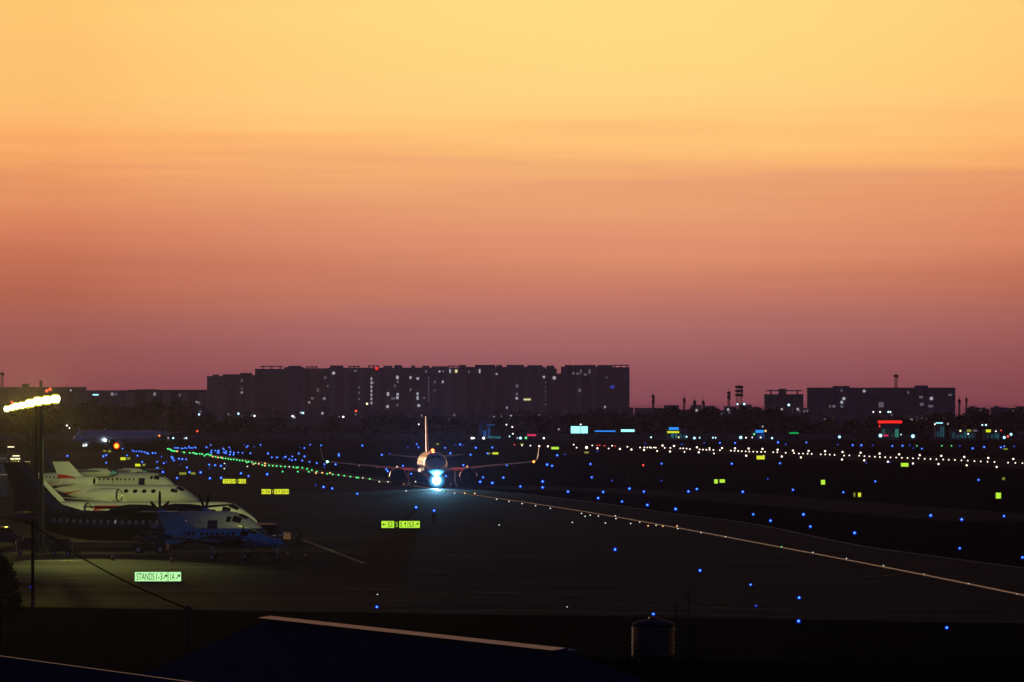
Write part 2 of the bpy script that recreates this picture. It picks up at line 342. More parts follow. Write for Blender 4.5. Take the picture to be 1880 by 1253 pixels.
GR = Z(280, 800, 9.4, [(265, 232), (288, 236), (310, 240), (320, 255), (340, 265), (360, 270), (390, 270), (425, 272, 'a'), (550, 293), (535, 290), (645, 302), (700, 300), (720, 305), (740, 315), (765, 318), (815, 318), (855, 320), (895, 350), (925, 328), (960, 322), (990, 345), (1010, 335), (1040, 365, 'a'), (1090, 368), (1130, 380, 'a'), (1175, 380), (1200, 385, 'a'), (1215, 395), (1262, 397), (1310, 405), (1355, 413), (1403, 413), (1455, 422), (1505, 432), (1555, 435), (1610, 443), (1630, 465), (1660, 453), (1713, 460), (1742, 493, 'a'), (1778, 480), (1835, 490, 'a'), (1243, 483, 'p'), (1240, 572, 'p'), (1637, 535, 'p')])
GR += Z(480, 800, 9.4, [(15, 510), (62, 482, 'a'), (62, 520, 'a'), (133, 518), (197, 525), (262, 528), (335, 532), (407, 537), (480, 540, 'p'), (553, 546), (605, 555), (630, 550), (707, 557), (788, 575), (870, 597), (955, 623), (940, 650, 'a'), (1050, 645, 'a'), (1135, 662), (1183, 648, 'a'), (1230, 672), (1330, 683), (1428, 695), (1535, 710), (1640, 725), (1672, 730), (1748, 732, 'p'), (1870, 750), (367, 624), (627, 624), (817, 628)])
GR += Z(580, 800, 8.545, [(995, 727, 'p'), (1130, 727, 'p'), (1362, 752, 'a'), (1563, 725, 'p'), (1415, 870, 'p')])
for p in GR:
    k = {'a': 'amber', 'p': 'pale'}.get(p[2] if len(p) > 2 else '', 'green')
    lab = {'green': 'green centreline light in the long line leading to the airliner', 'amber': 'amber light within the line of green centreline lights', 'pale': 'pale white light beside the green centreline lights'}[k]
    field_light(k, p[0], p[1], 2.0 if k != 'pale' else 1.6, lab, {'green': 'green centreline lights', 'amber': 'amber lights among the green ones', 'pale': 'pale lights by the green ones'}[k])
DOT = Z(880, 820, 3.76, [(120, 365), (205, 380), (295, 395), (388, 410), (490, 428), (705, 463), (730, 483), (765, 475), (822, 481), (938, 480), (943, 499), (1045, 533), (642, 525), (870, 529), (1107, 523), (1165, 548, 'a'), (1220, 545), (1267, 551, 'a'), (1365, 550, 'a'), (1370, 568), (1530, 595), (1700, 625), (137, 543)])
DOT += Z(1300, 1000, 3.241, [(437, 15, 'g'), (623, 48), (823, 84), (1043, 126), (1285, 178), (1548, 234), (1838, 297)])
DOT += Z(560, 730, 4.178, [(775, 718), (1063, 722, 'g'), (1147, 735), (1225, 735, 'a'), (1302, 737, 'a')])
DOT += [(693, 1092), (1041, 1115)]
for p in DOT:
    k = {'a': 'amber', 'g': 'green'}.get(p[2] if len(p) > 2 else '', 'pale')
    lab = {'pale': 'tiny pale light set along the painted taxi line', 'amber': 'amber light on the painted taxi line right of the airliner', 'green': 'tiny green light on the painted taxi line'}[k]
    field_light(k, p[0], p[1], 1.45 if k == 'pale' else 1.7, lab, k + ' lights on the taxi line')
WH = Z(1520, 660, 5.222, [(140, 890, 1), (313, 897, 1), (495, 905, 1), (683, 912, 1), (880, 920, 1), (1087, 927, 1), (1307, 937, 1), (1537, 947, 1), (1777, 957, 1),
      (17, 915), (63, 918), (155, 925), (205, 922), (300, 925), (350, 930), (398, 932), (450, 935), (498, 938), (548, 940), (600, 942), (655, 943), (708, 945), (763, 948), (815, 950), (868, 951), (927, 955), (983, 957), (1040, 960), (1105, 962), (1158, 964), (1218, 966), (1280, 970), (1340, 972), (1405, 977), (1465, 980), (1530, 983), (1597, 985), (1727, 992), (1797, 994), (1865, 997),
      (135, 962, 1), (348, 970, 1), (575, 983, 1), (815, 1000, 1), (1060, 1005, 1), (1330, 1018, 1), (1617, 1033, 1)])
WH += Z(1180, 660, 5.222, [(190, 828, 1), (300, 832, 1), (520, 845, 1), (640, 852), (760, 852, 1), (885, 855, 1), (1015, 857, 1), (1148, 860, 1), (1293, 868, 1), (1440, 876, 1), (1590, 880, 1), (1748, 882, 1),
      (15, 845), (70, 845), (125, 848), (210, 850), (265, 850), (360, 855), (388, 855), (420, 857), (452, 862), (545, 865), (577, 867), (610, 868), (640, 868), (677, 871), (740, 872), (845, 877), (880, 878), (915, 880), (950, 882), (987, 884), (1022, 885), (1060, 886), (1097, 888), (1135, 889), (1172, 889), (1252, 892), (1290, 892), (1370, 898), (1450, 900), (1497, 905), (1537, 905), (1580, 906), (1620, 908), (1707, 912), (1750, 913),
      (12, 870, 1), (138, 880), (262, 885, 1), (400, 888), (537, 893, 1), (683, 904), (992, 925, 1), (1160, 925), (1333, 933, 1), (1516, 942, 1)])
WH += Z(880, 800, 7.52, [(590, 137), (705, 140), (827, 148, 1), (946, 150, 1), (1303, 127), (1343, 168), (1480, 167, 2), (1560, 138), (1630, 177, 1), (1785, 180), (1833, 142)])
WH += Z(880, 820, 3.76, [(970, 18, 1), (1050, 22, 1), (1022, 3), (1110, 8), (1140, 8), (1140, 25), (1160, 8), (1185, 10), (1228, 32), (1205, 8)])
for p in WH:
    s = p[2] if len(p) > 2 else 0
    row = 'larger' if s else 'smaller'
    field_light('white', p[0], p[1], {0: 1.35, 1: 1.9, 2: 2.8}[s], ('bright white edge light of the far runway' if s else 'small white centre light between the bright runway edge lights'), ('white runway edge lights' if s else 'white runway centre lights'))
for p in Z(880, 800, 7.52, [(485, 127), (1627, 137), (1662, 137), (1727, 142), (1875, 147)]): field_light('red', p[0], p[1], 1.2, 'tiny red light among the white runway lights', 'red lights at the runway end')
field_light('red', 1181, 854.5, 2.1, 'lone red light on the grass below the runway lights', None)
for p in Z(1520, 660, 5.222, [(852, 830), (1092, 830), (1185, 830)]): field_light('green', p[0], p[1], 1.5, 'small green light beyond the runway on the right', 'green lights beyond the runway')

# ------------------------------------------------------------------ lit guidance signs
def letter(body, hh, ww, m, parent, loc, rot=(90, 0, 0)):
    c = bpy.data.curves.new('lettering', 'FONT'); c.body = body; c.align_x = 'CENTER'; c.align_y = 'CENTER'; c.size = 1
    o = bpy.data.objects.new('text_source', c); COL.objects.link(o)
    bpy.context.view_layer.update()
    me = bpy.data.meshes.new_from_object(o.evaluated_get(bpy.context.evaluated_depsgraph_get()))
    bpy.data.objects.remove(o); bpy.data.curves.remove(c)
    xs = [v.co.x for v in me.vertices]; ys = [v.co.y for v in me.vertices]
    cx, cy = (min(xs) + max(xs)) / 2, (min(ys) + max(ys)) / 2; sx, sy = ww / (max(xs) - min(xs)), hh / (max(ys) - min(ys))
    for v in me.vertices: v.co.x = (v.co.x - cx) * sx; v.co.y = (v.co.y - cy) * sy
    me.materials.clear(); me.materials.append(m)
    o = bpy.data.objects.new('lettering', me); COL.objects.link(o); o.parent = parent; o.location = loc; o.rotation_euler = tuple(R(a) for a in rot)
    return o
def arrow(mb, cx, cz, h, ang):
    r = Matrix.Rotation(ang, 3, 'Y')
    def T(x, z): v = r @ Vector((x, 0, z)); return (cx + v.x, 0, cz + v.z)
    w = .13 * h
    mb.add([T(-w / 2, -.5 * h), T(w / 2, -.5 * h), T(w / 2, .2 * h), T(-w / 2, .2 * h)], [(0, 1, 2, 3)])
    mb.add([T(-.32 * h, .1 * h), T(.32 * h, .1 * h), T(0, .55 * h)], [(0, 1, 2)])
def sign(x0, x1, y0, y1, panels, label, lit, group=None, tilt=0):
    """panels: (fraction from, to, [(text or arrow angle, centre fraction of the sign)], lit material or None)"""
    yc = y1 + 2.0; D = dist(yc); s = ppm(D)
    w, h = (x1 - x0) / s, (y1 - y0) / s; base = gnd((x0 + x1) / 2, yc); zb = (yc - y1) / s
    t = thing('guidance_sign', base, tilt, label, 'sign', group)
    mb = MB(); mb.box((0, .16, zb + h / 2), (w + .14, .3, h + .14)); mb.build('housing', M['dark'], t)
    for fx in (-.38, .38): MB().tube((fx * w, .16, 0), (fx * w, .16, zb), .05, .05, 8).build('leg', M['dark'], t)
    for a, b, items, m in panels:
        pw = (b - a) * w - .05
        p = MB().box((-w / 2 + (a + b) / 2 * w, .0, zb + h / 2), (pw, .04, h)).build('panel', m or E[lit], t)
        for it, fr, *q in items:
            wf = q[0] if q else .1
            cx = -w / 2 + fr * w; cz = zb + h / 2
            if isinstance(it, str):
                letter(it, h * .72, wf * w, E['ink'] if m is None else E[lit], p, (cx, -.032, cz))
            else:
                ab = MB(); arrow(ab, cx, cz, h * .6, R(it)); o = ab.build('arrow', E['ink'], p); o.location = (0, -.032, 0)
    return t
sign(247, 333, 1050.5, 1067.5, [(0, .715, [('STANDS', .235, .38), ('1-3', .53, .13), (45, .655)], None), (.715, 1, [('1A', .81, .1), (45, .93)], None)], 'bright pale green sign reading STANDS 1-3 and 1A with arrows', 'signgreen', tilt=R(3))
sign(700, 771, 957, 969.5, [(0, .34, [(-90, .08), ('S3', .23, .12)], None), (.36, .44, [('S', .40, .05)], M['black']), (.46, .69, [('S', .515, .05), (0, .62)], None), (.69, 1, [('S3', .78, .12), (45, .92)], None)], 'lime yellow taxiway sign reading S3, S, S and S3 with arrows before the airliner', 'signlime')
sign(480, 530.5, 898.5, 907.5, [(0, .35, [(-90, .07), ('S4', .23, .14)], None), (.38, .44, [('S', .41, .04)], M['black']), (.46, 1, [('S', .54, .06), (0, .64), ('S4', .8, .14), (45, .94)], None)], 'yellow taxiway sign in three panels, lower right one of the left pair', 'signyellow')
sign(409, 451.5, 880, 888, [(0, .56, [('S', .1, .06), (0, .2), ('S5', .36, .14), (45, .5)], None), (.59, .65, [('S', .62, .04)], M['black']), (.67, 1, [(-90, .73), ('S5', .88, .14)], None)], 'yellow taxiway sign in three panels behind the parked jets, upper left of the pair', 'signyellow')
SIGNS = [(329, 342, 867.8, 871.8, 'signdim'), (350, 359, 867.8, 871.5, 'signdim'), (248, 260, 852, 856.5, 'signyellow'), (261.5, 270, 852, 856, 'signdim'), (221, 231, 840, 845, 'signyellow'), (233, 239, 840, 844, 'signdim'), (189, 195, 827, 829.5, 'signdim'), (198, 204, 827, 830.5, 'signdim'),
         (1012, 1026, 821, 825.3, 'signlime'), (904, 915, 831, 834.5, 'signyellow'), (896, 900, 831.5, 834.5, 'signdim'), (1073, 1081, 829.5, 832.8, 'signdim'), (955, 961, 814.5, 817, 'signdim'), (1389, 1404, 837, 843.8, 'signyellow'), (1654, 1668, 850.5, 857, 'signlime'),
         (1311, 1318, 880.5, 888, 'signlime'), (1321, 1331, 880.5, 886.5, 'signlime'), (1507, 1515, 881.5, 890, 'signlime'), (1567, 1570.5, 905, 912, 'signdim'), (1575, 1581, 905, 912.5, 'signyellow'), (1828, 1838, 905, 915.5, 'signlime'), (1840, 1845, 877, 881.5, 'signdim'), (1842, 1850, 823.5, 826, 'signdim'), (801, 806, 814.5, 817, 'signdim')]
for i, (x0, x1, y0, y1, m) in enumerate(SIGNS):
    side = 'far left near the blue lights' if x0 < 400 else ('near the runway lights' if y1 < 858 else 'on the dark grass at right')
    size = 'wide' if x1 - x0 > 9 else 'narrow'
    sign(x0, x1, y0, y1, [(0, 1, [], None)], f'{ {"signdim": "dim", "signlime": "lime", "signyellow": "yellow"}[m]} {size} lit sign {side}', m, 'small lit signs on the airfield')

# ------------------------------------------------------------------ aircraft kit (nose along +X, right side -Y, origin on the ground)
def crom(st, x):
    """interpolated (zc, ry, rz) along stations sorted by x"""
    xs = [s[0] for s in st]
    if x <= xs[0]: return st[0][1:]
    if x >= xs[-1]: return st[-1][1:]
    i = max(k for k in range(len(xs)) if xs[k] <= x); i = min(i, len(xs) - 2)
    p0, p1, p2, p3 = st[max(i - 1, 0)], st[i], st[i + 1], st[min(i + 2, len(st) - 1)]
    h = p2[0] - p1[0]; t = (x - p1[0]) / h; out = []
    for c in (1, 2, 3):
        m1 = (p2[c] - p0[c]) / max(p2[0] - p0[0], 1e-6) * h; m2 = (p3[c] - p1[c]) / max(p3[0] - p1[0], 1e-6) * h
        out.append((2 * t ** 3 - 3 * t * t + 1) * p1[c] + (t ** 3 - 2 * t * t + t) * m1 + (-2 * t ** 3 + 3 * t * t) * p2[c] + (t ** 3 - t * t) * m2)
    return out[0], max(out[1], .01), max(out[2], .01)
class Fuse:
    def __init__(s, st): s.st = sorted(st); s.x0, s.x1 = s.st[0][0], s.st[-1][0]
    def p(s, x, a, off=0):
        """a: degrees from the top, positive to the right-hand side (-Y)"""
        zc, ry, rz = crom(s.st, x); a = R(a)
        return Vector((x, -(ry + off) * math.sin(a), zc + (rz + off) * math.cos(a)))
    def body(s, name, m, parent, n=28, k=64):
        mb = MB(); rs = []
        for i in range(k + 1):
            t = i / k; t = .5 - .5 * math.cos(math.pi * t)
            rs.append([s.p(s.x0 + (s.x1 - s.x0) * t, 360 * j / n) for j in range(n)])
        mb.rings(rs); return mb.build(name, m, parent, True)
    def patch(s, name, m, parent, x0, x1, a0, a1, off=.02, k=5, skew=0):
        mb = MB(); vs = []
        for i in range(k + 1):
            for j in range(k + 1):
                x = x0 + (x1 - x0) * i / k + skew * (j / k)
                vs.append(s.p(x, a0 + (a1 - a0) * j / k, off))
        mb.add(vs, [(i * (k + 1) + j, (i + 1) * (k + 1) + j, (i + 1) * (k + 1) + j + 1, i * (k + 1) + j + 1) for i in range(k) for j in range(k)])
        return mb.build(name, m, parent, True)
    def oval(s, name, m, parent, x, a, rx, rz, off=.015, n=12):
        zc, ry, rzz = crom(s.st, x); da = math.degrees(rz / rzz)
        vs = [s.p(x, a, off)] + [s.p(x + rx * math.cos(2 * math.pi * k / n), a + da * math.sin(2 * math.pi * k / n), off) for k in range(n)]
        return MB().add(vs, [(0, 1 + k, 1 + (k + 1) % n) for k in range(n)]).build(name, m, parent, True)
PROF = [(0, 0), (.02, .022), (.1, .05), (.3, .062), (.65, .038), (1, .004), (1, -.004), (.65, -.022), (.3, -.045), (.1, -.038), (.02, -.018)]
def foil(secs, axis='z', thick=1.0, inc=0.0):
    """secs: (leading edge point, chord, thickness factor); axis: direction of thickness"""
    rs = []
    for le, ch, tf in secs:
        le = Vector(le); rs.append([le + Vector((-c * ch, t * ch * tf * thick if axis == 'y' else 0, (t * ch * tf * thick if axis == 'z' else 0) + c * ch * inc)) for c, t in PROF])
    return MB().rings(rs)
def wheel(name, parent, x, y, z, r, w):
    mb = MB(); mb.lathe([(r * .55, -w / 2), (r * .93, -w / 2), (r, -w * .3), (r, w * .3), (r * .93, w / 2), (r * .55, w / 2), (r * .3, w * .3), (.01, w * .3)], (x, y, z), 'y', 18, 0)
    mb.lathe([(r * .55, -w * .52), (.01, -w * .45)], (x, y, z), 'y', 12, 1)
    return mb.build(name, [M['black'], M['grey']], parent, True)
def gear(name, parent, x, y, ztop, r, w, pair=True, sep=.45):
    mb = MB(); mb.tube((x, y, r), (x, y, ztop), .11 if pair else .08, .14 if pair else .1, 10)
    if pair: mb.tube((x, y - sep, r), (x, y + sep, r), .07, .07, 8)
    mb.tube((x, y, r + .5), (x - .6, y, ztop), .05, .05, 6)
    g = mb.build(name, M['grey'], parent)
    for yy in ((y - sep, y + sep) if pair else (y,)): wheel('wheel', g, x, yy, r, r, w)
    return g
def prop(parent, x, y, z, rad, nb, a0, spin_m, blade_m, spl=.9, spr=.32):
    h = MB().lathe([(spr, -.25), (spr, 0), (spr * .85, spl * .4), (spr * .5, spl * .78), (.02, spl)], (x, y, z), 'x', 16).build('spinner', spin_m, parent, True)
    for k in range(nb):
        a = R(a0 + 360 * k / nb); d = Vector((0, math.sin(a), math.cos(a))); t = Vector((0, math.cos(a), -math.sin(a)))
        rs = []
        for f, ch in ((.12, .16), (.3, .24), (.6, .28), (.85, .26), (1, .14)):
            tw = R(62 - 40 * f); c = (t * math.cos(tw) + Vector((1, 0, 0)) * math.sin(tw)); n = d.cross(c)
            cc = Vector((x + .05, y, z)) + d * rad * f
            rs.append([cc - c * ch / 2 * rad / 1.9, cc + n * .022, cc + c * ch / 2 * rad / 1.9, cc - n * .022])
        MB().rings(rs).build('blade', blade_m, h, True)
    return h

def airliner(loc, rz, L, body_m, tail_m, label, lamp=True):
    t = thing('airliner', loc, rz, label, 'airliner')
    nx = 15.9 + (L - 37.6) * .45; tx = nx - L
    fz, r = 3.82, 1.975
    st = [(tx, fz + 1.05, .18, .22), (tx + 2.5, fz + .95, .62, .68), (tx + 6, fz + .72, 1.22, 1.32), (tx + 10, fz + .3, 1.78, 1.85), (tx + 13, fz + .06, r, 2.03), (tx + 16, fz, r, 2.07), (nx - 8, fz, r, 2.07), (nx - 5.6, fz, r, 2.07), (nx - 4.2, fz - .05, 1.9, 2.0), (nx - 2.9, fz - .2, 1.68, 1.75), (nx - 1.6, fz - .42, 1.27, 1.3), (nx - .6, fz - .62, .78, .8), (nx - .15, fz - .7, .4, .42), (nx, fz - .72, .05, .05)]
    fu = Fuse(st); body = fu.body('fuselage', body_m, t, 36, 72)
    for s in (-1, 1):
        for (xa, xb, a0, a1) in ((nx - 3.0, nx - 2.15, 3, 34), (nx - 3.35, nx - 2.5, 37, 58), (nx - 4.0, nx - 3.25, 44, 62)):
            fu.patch('cockpit_window', M['cockpit'], body, xa, xb, s * a0, s * a1, .015)
        for i in range(30 if L < 40 else 36): fu.oval('window', M['glass'], body, nx - 7.2 - i * .8, s * 76, .13, .19)
        fu.patch('door', M['grey'], body, nx - 5.9, nx - 5.1, s * 66, s * 112, .012)
    wx = nx - 12.2
    for s in (-1, 1):
        w = foil([((wx, s * .9, 2.75), 7.2, 1.0), ((wx - .9, s * 2.0, 2.82), 6.4, 1.0), ((wx - 2.85, s * 6.4, 3.22), 3.9, .95), ((wx - 5.6, s * 12, 3.78), 2.6, .9), ((wx - 7.9, s * 16.9, 4.28), 1.6, .85)], inc=.05, thick=.75).build('wing', M['white'], t, True)
        wl = foil([((wx - 7.9, s * 16.9, 4.28), 1.6, .7), ((wx - 8.35, s * 17.45, 4.55), 1.4, .7), ((wx - 8.8, s * 17.72, 5.1), 1.15, .7), ((wx - 9.9, s * 17.95, 6.6), .6, .7)], 'y').build('winglet', M['white'], w, True)
        MB().ball((wx - 7.9, s * 16.95, 4.3), .2, 10, 6).build('navigation_light', glow('nav', (1, .2, .03), 6) if s > 0 else glow('nav', (.25, 1, .5), 5), w)
        for yy in (4.3, 8.6, 11.5): MB().lathe([(.02, .4), (.22, -.2), (.26, -1.4), (.05, -3.2)], (wx - 4.3 - (yy - 4) * .42, s * yy, 2.95 + (yy - 4) * .09), 'x', 8).build('flap_fairing', M['white'], w, True)
        ex, ey, ez = wx - .6, s * 5.75, 1.92
        en = MB().lathe([(1.13, .45), (1.2, 1.5), (1.25, 1.68)], (ex, ey, ez), 'x', 30, 1, cap=False).lathe([(1.25, 1.68), (1.27, 1.72), (1.36, 1.66), (1.44, 1.2), (1.46, .2), (1.4, -.8), (1.15, -1.9), (.95, -1.95), (.9, -1.2), (.45, -2.2), (.3, -2.3)], (ex, ey, ez), 'x', 30, cap=False).build('engine', [M['white'], M['liner']], t, True)
        MB().lathe([(1.215, 1.62), (1.27, 1.735), (1.37, 1.672), (1.415, 1.45)], (ex, ey, ez), 'x', 30, cap=False).build('intake_lip', M['chrome'], en, True)
        fan = MB()
        for k in range(22):
            a = 2 * math.pi * k / 22; b = a + .2
            fan.add([(ex + .85, ey + .3 * math.cos(a), ez + .3 * math.sin(a)), (ex + .95, ey + 1.14 * math.cos(a), ez + 1.14 * math.sin(a)), (ex + .8, ey + 1.14 * math.cos(b), ez + 1.14 * math.sin(b)), (ex + .7, ey + .3 * math.cos(b), ez + .3 * math.sin(b))], [(0, 1, 2, 3)])
        fan.lathe([(1.16, .5), (.01, .5)], (ex, ey, ez), 'x', 24); fan.build('fan', M['fan'], en)
        MB().lathe([(.34, .8), (.2, 1.2), (.01, 1.4)], (ex, ey, ez), 'x', 14).build('spinner', M['dark'], en, True)
        foil([((ex + .6, ey, ez + 1.3), 3.6, .9), ((ex - .9, ey, ez + 1.75), 3.4, .9)], 'y', .9).build('pylon', M['white'], en, True)
        foil([((tx + 6.1, s * .5, fz + .95), 3.4, .8), ((tx + 2.95, s * 6.22, fz + 1.55), 1.25, .8)], inc=.06).build('tailplane', M['white'], t, True)
        g = gear('main_gear', t, 0 - .25, s * 3.8, 2.9, .58, .42, True, .46)
    fi = foil([((tx + 8.9, 0, fz + 1.75), 6.9, .62), ((tx + 7.3, 0, fz + 2.5), 5.8, .8), ((tx + 2.75, 0, fz + 7.95), 1.85, .8)], 'y').build('fin', tail_m, t, True)
    foil([((wx + 1.2, 0, 1.85), 9.5, 3.6), ], 'y') if False else None
    MB().lathe([(.05, 4.8), (.75, 3.4), (1.15, 1.0), (1.2, -2.5), (.8, -4.6), (.05, -5.8)], (wx - 2.6, 0, 2.35), 'x', 20).build('belly_fairing', body_m, t, True)
    ng = gear('nose_gear', t, nx - 5.1, 0, 2.2, .4, .24, True, .25)
    MB().lathe([(.05, -.1), (.16, -.05), (.18, .1), (.1, .24), (.01, .28)], (nx - 14, 0, fz + 2.08), 'z', 12).ball((nx - 14.0, 0, fz + 2.3), .42, 12, 8, 1).ball((nx - 13.7, 0, fz + 2.35), .26, 10, 6, 0).build('beacon', [E['beacon'], E['redhalo']] if lamp else M['grey'], t)  # red outer ball stands for the halo round the beacon
    return t, fu, ng, nx

D_air = dist(897); pa = gnd(797, 897)
head = math.atan2(-1, .06)
# origin is the main gear; shift so that it stands at x=792 on the image
air, fu, ng, nx = airliner(gnd(793, 896.5), head, 37.6, M['white'], M['white'], 'white twin-engine airliner facing the viewer with its bright landing light on')
lx = nx - 1.6
LZ = 1.34
MB().lathe([(.5, -.6), (1.1, -.15), (1.4, .0), (1.38, .04)], (lx, 0, LZ), 'x', 32, cap=False).lathe([(1.37, .03), (1.12, .05)], (lx, 0, LZ), 'x', 32, 3, cap=False).lathe([(1.12, .05), (.82, .08)], (lx, 0, LZ), 'x', 32, 2, cap=False).lathe([(.82, .08), (.58, .11)], (lx, 0, LZ), 'x', 32, 4, cap=False).lathe([(.58, .11), (.3, .16), (.02, .18)], (lx, 0, LZ), 'x', 24, 1).build('landing_light', [M['chrome'], E['landing'], glow('landing_glow_mid', (.08, .42, .7), .9), glow('landing_glow_edge', (.01, .11, .22), .8), glow('landing_glow_bright', (.4, .88, 1), 1.3)], ng, True)  # the glowing rings round the lens build the lamp's bloom as a shape
MB().tube((nx - 5.1, 0, 1.3), (lx - .2, 0, 1.5), .07, .07, 6).build('lamp_bracket', M['grey'], ng)
lampobj('landing_lamp', 'SPOT', (lx + .6, 0, 1.6), air, (.2, .62, 1), 350000, .3, (1, -.053, .022), 7, 1.0)
lampobj('taxi_lamp', 'SPOT', (lx + .6, 0, 1.6), air, (.3, .75, 1), 60000, .35, (1, -.05, -.02), 26, 1.0)
lampobj('nose_fill_light', 'POINT', (lx + 1.7, 0, .95), air, (.08, .5, 1), 3600, .3)  # added light without a fixture, tints the nose blue like lamp spill
lampobj('beacon_lamp', 'POINT', (nx - 14.0, 0, 6.9), air, (1, .05, .015), 1100, .15)
lampobj('belly_beacon_lamp', 'POINT', (nx - 15.5, 0, .95), air, (1, .02, .02), 45, .15)
MB().lathe([(.12, .0), (.14, -.1), (.02, -.2)], (nx - 15.5, 0, 1.22), 'z', 10).build('beacon', E['beacon'], air)
# wing-root lamp on the right wing
MB().ball((nx - 12.4, -2.2, 2.95), .3, 10, 6).build('wing_root_lamp', glow('root_lamp', (1, .75, .55), 1.2), air)

far, fu2, ng2, nx2 = airliner(Vector((0, 0, 0)), 0, 44.5, M['farblue'], M['navy'], 'blue airliner far behind the floodlight masts, one white light lit', False)
pf = gnd(212, 826); hf = math.atan2(-.77, -.64)
far.location = pf; far.rotation_euler = (0, 0, hf)
MB().ball((nx2 - 11.6, 2.4, 2.9), .5, 12, 8).build('landing_light', glow('far_landing_lens', (.9, .97, 1), 3), far)
MB().ball((nx2 - 7.6, -1.0, -.1), .8, 12, 8).build('beacon', glow('orange_beacon', (1, .32, .02), 2.5), far) if False else None
for s in (0, 1): MB().ball((nx2 - 5.0, .6 - 1.1 * s, 1.4 - .1 * s), .3, 10, 6).build('taxi_light', glow('taxi_lamp', (.9, 1, 1), 2), ng2)

def turboprop(loc, rz, body_m, tail_m, label, blade0, spin_m, lit, rl=27.2, wo=0.0):
    """high-wing twin turboprop with a T-tail"""
    t = thing('turboprop_airliner', loc, rz, label, 'turboprop')
    nx = 10.9; tx = nx - rl; fz = 2.1; fh = 1.0 if rl > 28 else 0.0
    st = [(tx, fz + .75, .1, .12), (tx + 1.5, fz + .72, .35, .38), (tx + 4, fz + .55, .75, .8), (tx + 7, fz + .22, 1.2, 1.22), (tx + 9.5, fz + .03, 1.4, 1.42), (tx + 11.5, fz, 1.43, 1.45), (nx - 6, fz, 1.43, 1.45), (nx - 4, fz, 1.42, 1.44), (nx - 2.7, fz - .08, 1.28, 1.32), (nx - 1.6, fz - .28, 1.0, 1.02), (nx - .7, fz - .5, .66, .66), (nx - .15, fz - .62, .3, .3), (nx, fz - .64, .03, .03)]
    fu = Fuse(st); body = fu.body('fuselage', body_m, t)
    for s in (-1, 1):
        fu.patch('cockpit_window', M['cockpit'], body, nx - 2.55, nx - 1.75, s * 4, s * 32, .015)
        fu.patch('cockpit_window', M['cockpit'], body, nx - 2.95, nx - 2.1, s * 36, s * 66, .015)
        fu.patch('cockpit_window', M['cockpit'], body, nx - 3.55, nx - 3.1, s * 46, s * 70, .015)
        for i in range(22): fu.oval('window', (E['cabin2'] if random.random() < .15 else E['cabin']) if lit else M['glass'], body, nx - 6.4 - i * .78, s * 74, .14, .2)
        fu.patch('cargo_door', M['navy'], body, nx - 5.5, nx - 4.4, s * 66, s * 114, .012)
        fu.patch('passenger_door', M['grey'] if not lit else M['dark'], body, tx + 8.3, tx + 9.1, s * 62, s * 118, .012)
        wing = foil([((.75 + wo, s * .02, 3.72), 2.6, 1.1), ((.7 + wo, s * 4.8, 3.72), 2.6, 1.1), ((.45 + wo, s * 12.3, 4.0), 1.45, 1.0)]).build('wing', M['dark'] if lit else M['grey'], t, True)
        nac = MB().lathe([(.36, 2.35), (.5, 1.9), (.58, .9), (.6, -.8), (.45, -2.2), (.1, -3.2)], (wo, s * 4.05, 3.5), 'x', 18).build('engine_nacelle', M['dark'] if lit else M['white'], t, True)
        for v in range(len(nac.data.vertices)): nac.data.vertices[v].co.z = 3.5 + (nac.data.vertices[v].co.z - 3.5) * 1.15
        prop(t, 2.45 + wo, s * 4.05, 3.5, 1.96, 6, blade0 + (0 if s < 0 else 29), spin_m, M['black'], .85, .33)
        foil([((tx + 2.6 - fh, s * .02, 7.0 + fh), 1.9, .9), ((tx + 2.1 - fh, s * 3.65, 7.1 + fh), 1.05, .9)]).build('tailplane', tail_m, t, True)
        gear('main_gear', t, 0, s * 2.05, 1.2, .43, .26, True, .22)
        MB().lathe([(.05, 2.6), (.5, 1.6), (.62, 0), (.5, -2), (.05, -3)], (0, s * 1.35, .95), 'x', 12).build('gear_fairing', body_m, t, True)
    foil([((tx + 9.5, 0, fz + 1.3), 8.6, .35), ((tx + 6.6, 0, fz + 2.0), 5.4, .55), ((tx + 5.3, 0, fz + 3.1), 4.2, .7), ((tx + 3.3 - fh, 0, 7.2 + fh), 2.4, .8)], 'y').build('fin', tail_m, t, True)
    gear('nose_gear', t, nx - 2.6, 0, 1.0, .3, .18, True, .17)
    return t
def place(o, x, y, h):
    o.location = gnd(x, y); o.rotation_euler = (0, 0, h)

